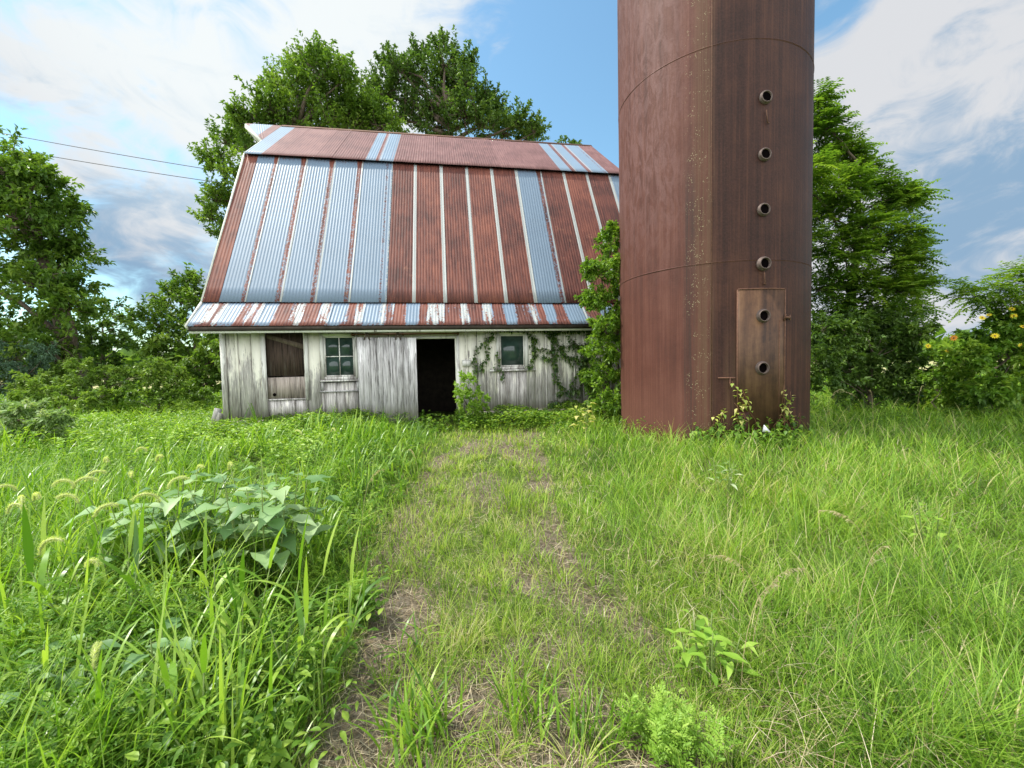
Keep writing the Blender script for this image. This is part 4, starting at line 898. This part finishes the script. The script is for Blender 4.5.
cornlike('broad bladed grass clump with arching leaves in the left foreground', -1.12, 1.85, 6, .74)
cornlike('broad bladed grass at the edge of the bank beside the path', -.93, 2.02, 5, .62)
cornlike('broad bladed grass behind the front left clump', -1.45, 2.05, 5, .72)
cornlike('tall broad bladed grass standing at the left edge of the photo', -2.1, 2.1, 7, .72, .03)
cornlike('broad bladed grass rising left of the large grey green weed', -2.6, 2.7, 7, .75, .03)
cornlike('broad bladed grass at the bottom left foreground', -1.3, 1.55, 4, .5, .026)
clump('grass_tuft', 'bushy tuft of wide green blades at the bottom centre left', 'grass tuft', -.42, 1.72, 110, .30, .015, spread=.08)
clump('grass_tuft', 'small tuft of wide pale blades in the left wheel track', 'grass tuft', -.55, 2.25, 22, .30, .013, curl=(.6, 1.8))
clump('grass_tuft', 'tuft of green blades at the bottom centre of the path', 'grass tuft', .05, 1.78, 75, .27, .012, spread=.07)
clump('grass_tuft', 'tuft of green blades at the bottom of the path right of centre', 'grass tuft', .30, 1.70, 60, .26, .011, spread=.07)
clump('grass_tuft', 'dense dark green tuft in the middle of the far path', 'grass tuft', .02, 4.3, 110, .34, .009, 'pathgrass', spread=.11)
clump('grass_tuft', 'lone green tuft in the middle of the path', 'grass tuft', -.13, 2.75, 50, .22, .008, 'pathgrass')
clump('grass_tuft', 'tall grass tuft at the foot of the silo left of the hatch', 'grass tuft', 2.52, 6.6, 12, .62, .016, 'yellowleaf', lean=(.0, .25), curl=(.2, 1.5), spread=.03)

# large grey green leaved weed
def bigweed(label, x, y, H, nst, spread, Lf, mat='big', prof=HEART, ratio=.72, name='broadleaf_weed', per=7, stem='stem', tilt=.35):
    z = float(GZ(x, y)); r = thing(name, label, 'weed', (x, y, z)); m_ = MB(); V = Veg()
    for k in range(nst):
        a = k*2.4+random.uniform(-.3, .3); d = spread*math.sqrt((k+.5)/nst); b = np.array([x+math.cos(a)*d*.25, y+math.sin(a)*d*.25, z]); h = H*random.uniform(.8, 1.08)
        t = np.array([x+math.cos(a)*d, y+math.sin(a)*d*.8, z+h]); mid = (b*.5+t*.5)+np.array([math.cos(a), math.sin(a), 0])*d*.1
        m_.tube([b, (b+mid)/2, mid, (mid+t)/2, t], [.006, .0055, .0048, .004, .002], 6)
        for q in range(per):
            s = .42+.58*(q+random.random()*.5)/per; p = b*(1-s)**2+2*mid*s*(1-s)+t*s*s; aa_ = q*2.4+a+random.uniform(-.4, .4); D = np.array([math.cos(aa_), math.sin(aa_), random.uniform(-.05, tilt)]); D /= np.linalg.norm(D)
            pe = p+D*Lf*.35*(1.2-s*.6); m_.tube([p, pe], [.0022, .0014], 4, cap=False); l = Lf*random.uniform(.65, 1.1)*(1.1-.45*(s > .9))
            V.big(pe[None], D[None], l, l*ratio, prof, droop=random.uniform(.1, .5), wav=.12)
    m_.make(stem, M['stem'], r); V.make('leaves', M[mat], r); return r
bigweed('large weed with broad grey green heart shaped leaves in the left bank', -1.72, 2.85, .80, 13, .46, .18)
bigweed('second broad leaved grey green weed further left in the bank', -2.35, 2.75, .76, 9, .34, .17)
bigweed('smaller heart leaved weed in front of the left foreground grass', -1.52, 1.75, .42, 3, .12, .10)
bigweed('low weed with a big round leaf at the bottom left corner', -1.9, 1.62, .38, 4, .15, .11)
bigweed('leafy weed with pointed bright green leaves in the right foreground grass', .93, 1.98, .36, 6, .16, .115, 'lime', LANCE, .32, per=6, tilt=.5)
bigweed('pale yellowish broad leaved weed standing left of the silo', 1.28, 7.3, .74, 5, .18, .15, 'yellowleaf', HEART, .6, 'pale_weed', 7, tilt=.2)
bigweed('small leafy weed in the grass at the right edge', 3.05, 3.0, .50, 5, .2, .10, 'lime', LANCE, .36, per=6, tilt=.4)
bigweed('small weed with pale leaves in the middle of the right grass', 2.2, 4.3, .48, 4, .2, .09, 'palegreen', LANCE, .36, per=6)
bigweed('leafy weed spilling onto the far end of the path', .55, 6.6, .34, 7, .25, .08, 'lime', LANCE, .4, per=7)
for (x, y, h, lab) in ((.62, 1.62, .25, 'feathery bright green weed at the bottom of the right wheel track'), (-.95, 2.55, .30, 'feathery green weed spilling from the bank onto the path')):
    z = float(GZ(x, y)); r = thing('feathery_weed', lab, 'weed', (x, y, z)); V = Veg(); n = 26
    feathery(V, np.stack([x+RNG.normal(0, .07, n), y+RNG.normal(0, .06, n), np.full(n, z)], 1), h*ru(.7, 1.05, n), 13, .085); V.make('leaves', M['weed' if x < 0 else 'lime'], r)
# seed-head stalks in the right-hand grass
for k, (x, y, h, a) in enumerate(((1.02, 1.85, .52, .5), (1.15, 2.0, .56, .2), (1.35, 2.2, .5, 2.8), (1.75, 2.1, .55, .4), (2.3, 2.6, .55, 2.6), (4.6, 7.1, .75, .4), (5.5, 7.3, .8, .3), (6.4, 7.5, .75, 2.5), (6.0, 6.9, .8, 1.0), (7.6, 7.8, .8, .6), (-1.35, 3.6, .6, 1.2), (-1.1, 4.8, .55, 2.2))):
    z = float(GZ(x, y)); r = thing('seed_stalk', 'dry straw coloured grass stalk with drooping seed head', 'grass stalk', (x, y, z), 'dry seed stalks in the grass'); s = np.linspace(0, 1, 8); d = np.array([math.cos(a), math.sin(a), 0])
    c = np.array([x, y, z])+d*(s[:, None]**2)*h*.55+np.array([0, 0, 1])*np.sin(s*1.75)[:, None]*h; m_ = MB(); m_.tube(c, np.linspace(.0022, .001, 8), 4); m_.make('stalk', M['straw'], r)
    V = Veg(); n = 46; q = ru(.62, 1, n)*7; i0 = np.minimum(q.astype(int), 6); f = (q-i0)[:, None]; p = c[i0]*(1-f)+c[i0+1]*f; V.leaves(p, d*.8+rdir(n)*.5-np.array([0, 0, .5]), rdir(n), .028, .006, fold=.1); V.make('seed_head', M['straw'], r)

# creeper at the foot of the silo
cr = thing('creeper', 'leafy creeper with yellowing tips climbing the foot of the silo hatch', 'creeper', tuple(cyl(-95, .25, .1)))
m_ = MB(); V = Veg(); V2 = Veg()
def stemup(a, z1, n_, wob=4):
    z = np.linspace(.22, z1, 9); a_ = a+np.cumsum(RNG.normal(0, wob/3, 9)); c = np.array([cyl(x, y, .05+.02*random.random()) for x, y in zip(a_, z)]); m_.tube(c, np.linspace(.005, .002, 9), 5)
    q = RNG.random(n_)*7.99; i0 = q.astype(int); f = (q-i0)[:, None]; p = c[i0]*(1-f)+c[i0+1]*f; D = rdir(n_); D[:, 1] -= .5; D[:, 2] -= .2; L_ = ru(.05, .085, n_); top_ = p[:, 2] > .62+.2*RNG.random(n_)
    for VV, k in ((V, ~top_), (V2, top_)):
        if k.any(): VV.big(p[k]+D[k]*.02, D[k], L_[k], L_[k]*.75, HEART, droop=.3)
for a, z1, n_ in ((-94, 1.28, 30), (-91, 1.05, 26), (-86, 1.15, 22), (-82, .95, 24), (-77, 1.2, 34), (-72, 1.1, 28), (-103, .95, 34), (-108, .85, 34), (-112, .75, 30), (-118, .62, 22), (-99, .8, 34), (-68, .85, 26), (-63, .75, 24), (-88, .7, 30), (-80, .65, 30), (-106, .65, 34), (-96, .62, 34), (-75, .6, 34)): stemup(a, z1, n_)
n = 900; a = ru(-122, -60, n); p = np.array([cyl(x, .22+y, .04+w_) for x, y, w_ in zip(a, RNG.random(n)**1.6*.34, RNG.random(n)*.35)]); D = rdir(n); D[:, 1] -= .6; L_ = ru(.05, .08, n); V.big(p, D, L_, L_*.75, HEART, droop=.3)
m_.make('stem', M['redstem'], cr); V.make('leaves', M['cover'], cr); V2.make('young_leaves', M['yellowleaf'], cr)
c = cyl(-87.5, .56, .13); m_ = MB(); m_.add([c+[-.06, 0, -.05], c+[.07, -.01, -.06], c+[-.02, .02, .055], c+[-.055, .02, -.05], c+[.065, .012, -.06], c+[-.02, .035, .05]], [[[0,1,2],[5,4,3]], [[0,3,4,1],[1,4,5,2],[2,5,3,0]]])
tagit(m_.make('plastic_scrap', M['scrap'], None), 'pointed white scrap caught in the creeper under the silo hatch', 'scrap')

# vines on the barn wall
vn = wpt(2.4, WN-.05, .3); vine = thing('vine', 'dark green vine hanging along the eave and round the right window', 'vine', tuple(vn))
m_ = MB(); V = Veg()
def walk(t, z, dt, dz, steps, dens, wob=.05, L0=.075):
    pts = []
    for k in range(steps): t += dt+RNG.normal(0, wob); z += dz+RNG.normal(0, wob*.8); z = min(z, 2.46); pts.append(wpt(t, WN-.045-random.random()*.03, z))
    pts = np.array(pts); m_.tube(pts, .004, 5); n = int(dens*steps); q = RNG.random(n)*(steps-1.01); i0 = q.astype(int); f = (q-i0)[:, None]; p = pts[i0]*(1-f)+pts[i0+1]*f+RNG.normal(0, .03, (n, 3)); p[:, 1] -= .03
    D = RNG.normal(0, .7, (n, 3)); D[:, 1] = -abs(D[:, 1])*.6; D[:, 2] -= .5; L_ = ru(.6, 1.2, n)*L0; V.big(p, D, L_, L_*.75, HEART, droop=.2)
walk(1.0, 2.40, .1, 0.002, 26, 15); walk(1.3, 2.44, .1, 0, 26, 14); walk(1.15, 2.35, -.015, -.07, 14, 9); walk(.95, 2.1, -.02, -.06, 12, 7); walk(1.1, 1.95, .0, -.08, 8, 6)
walk(2.0, 2.4, .03, -.06, 16, 11); walk(2.25, 2.4, .04, -.05, 14, 12); walk(2.05, 1.9, .10, .01, 12, 15); walk(2.1, 1.82, .1, .0, 13, 13); walk(2.5, 2.4, .01, -.07, 20, 9); walk(2.85, 2.35, .02, -.08, 18, 8); walk(2.7, .7, .05, .07, 18, 9); walk(3.1, .7, .02, .08, 18, 9); walk(2.3, .6, .03, .07, 13, 8); walk(3.35, .7, .0, .08, 20, 10)
m_.make('stem', M['bark'], vine); V.make('leaves', M['vine'], vine)

# ------------------------------------------------------------------ sky and light
SUN_EL, SUN_AZ = math.radians(58), math.radians(-80)   # azimuth from +Y, clockwise: the sun stands to the left
sd = np.array([math.sin(SUN_AZ)*math.cos(SUN_EL), math.cos(SUN_AZ)*math.cos(SUN_EL), math.sin(SUN_EL)])
wd = bpy.data.worlds.new('World'); scene.world = wd; wd.use_nodes = True; nt = wd.node_tree; nt.nodes.clear(); N = NT(nt)
sky = N.n('ShaderNodeTexSky', sky_type='NISHITA'); sky.sun_disc = False; sky.sun_elevation = SUN_EL; sky.sun_rotation = SUN_AZ; sky.air_density = 1.2; sky.dust_density = .8; sky.ozone_density = 1.0
co = N.n('ShaderNodeTexCoord').outputs['Generated']
sp = N.n('ShaderNodeSeparateXYZ'); N.l(co, sp.inputs[0])
def blob(px, py, r, wgt, sq=1.0):
    d = ray(px, py); d = d/np.linalg.norm(d); rad = r/F*(d[1]**1.2)
    x = N.n('ShaderNodeVectorMath', operation='DOT_PRODUCT'); N.l(co, x.inputs[0]); x.inputs[1].default_value = tuple(d)
    return N.math('MULTIPLY', N.ss(x.outputs['Value'], math.cos(rad*1.35), math.cos(rad*.25)), wgt)
def addall(l):
    r = l[0]
    for q in l[1:]: r = N.math('ADD', r, q)
    return r
zc = N.math('ADD', N.math('MAXIMUM', sp.outputs[2], 0.0), .25)
dv = N.n('ShaderNodeCombineXYZ'); N.l(N.math('DIVIDE', sp.outputs[0], zc), dv.inputs[0]); N.l(N.math('DIVIDE', sp.outputs[1], zc), dv.inputs[1])
cn = N.noise(N.mapping(dv.outputs[0], (1, 1, 1), (2.3, 4.1, 0)), 1.5, 6, .56, .7); cn2 = N.noise(N.mapping(co, (3.2, 3.2, 5.5), (7.7, .6, 1)), 2.8, 6, .58, .8)
back_fill = N.math('MULTIPLY', N.ss(sp.outputs[1], .1, -.5), .6)  # unseen cloud behind the camera, added to brighten the shaded barn wall
cover_ = addall([back_fill, blob(270, 20, 170, .26), blob(400, 10, 100, .08), blob(50, 75, 60, .25), blob(110, 120, 40, .12), blob(200, 90, 60, .18), blob(130, 205, 60, .25), blob(170, 262, 70, .25), blob(525, 30, 45, .16), blob(500, 70, 35, .05), blob(590, 80, 110, -.5), blob(895, 110, 120, .55), blob(1000, 110, 170, .55), blob(960, 210, 160, .42), blob(940, 300, 120, .35), blob(985, 20, 90, .12), blob(930, 250, 90, .30), blob(880, 15, 45, -.3), blob(690, 120, 120, -.1), blob(830, 60, 35, -.12), blob(35, 130, 60, .12)])
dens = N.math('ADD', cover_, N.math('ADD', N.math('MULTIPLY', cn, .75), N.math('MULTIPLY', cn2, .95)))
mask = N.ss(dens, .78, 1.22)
shade = N.math('ADD', addall([blob(165, 262, 85, .5), blob(45, 95, 45, .30), blob(975, 205, 80, .45), blob(1010, 130, 110, .2), blob(70, 320, 120, .2), blob(960, 290, 90, .25)]), N.math('MULTIPLY', N.math('SUBTRACT', N.noise(N.mapping(co, (4, 4, 7), (1, 9, 3)), 2.1, 7, .6, .8), .5), 2.4))
glow = addall([blob(250, -20, 250, 1.0), blob(560, -60, 160, .1)])
ccol = N.mix(N.ss(shade, .0, .85), (.94, .96, 1.0), (.37, .57, .80)); ccol = N.mix(N.math('MULTIPLY', glow, .65, clamp=True), ccol, (.93, 1.0, 1.0))
b1 = N.n('ShaderNodeBackground'); N.l(N.mix(1.0, sky.outputs[0], (.84, 1.10, 1.08), 'MULTIPLY'), b1.inputs[0]); b1.inputs[1].default_value = .10
b2 = N.n('ShaderNodeBackground'); N.l(ccol, b2.inputs[0]); N.l(N.math('ADD', N.math('ADD', .39, N.math('MULTIPLY', glow, .10, clamp=True)), N.math('MULTIPLY', N.ss(sp.outputs[1], .0, -.5), .95)), b2.inputs[1])  # last term boosts the added cloud behind the camera as fill light
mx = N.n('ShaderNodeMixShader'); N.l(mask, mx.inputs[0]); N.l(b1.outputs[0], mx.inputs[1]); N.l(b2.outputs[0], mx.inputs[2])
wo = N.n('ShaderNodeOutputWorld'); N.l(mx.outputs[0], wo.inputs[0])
sl = bpy.data.lights.new('sun', 'SUN'); so = bpy.data.objects.new('sun', sl); COL.objects.link(so)
sl.energy = 2.8; sl.angle = math.radians(2.5); sl.color = (1, .96, .88)
so.rotation_euler = Vector(-sd).to_track_quat('-Z', 'Y').to_euler(); so.location = tuple(sd*60)
scene.view_settings.view_transform = 'Standard'; scene.view_settings.look = 'None'; scene.view_settings.exposure = 1.0; scene.view_settings.gamma = 1
scene.cycles.max_bounces = 4; scene.cycles.diffuse_bounces = 2; scene.cycles.glossy_bounces = 1; scene.cycles.transmission_bounces = 2; scene.cycles.transparent_max_bounces = 4
scene.cycles.use_denoising = True
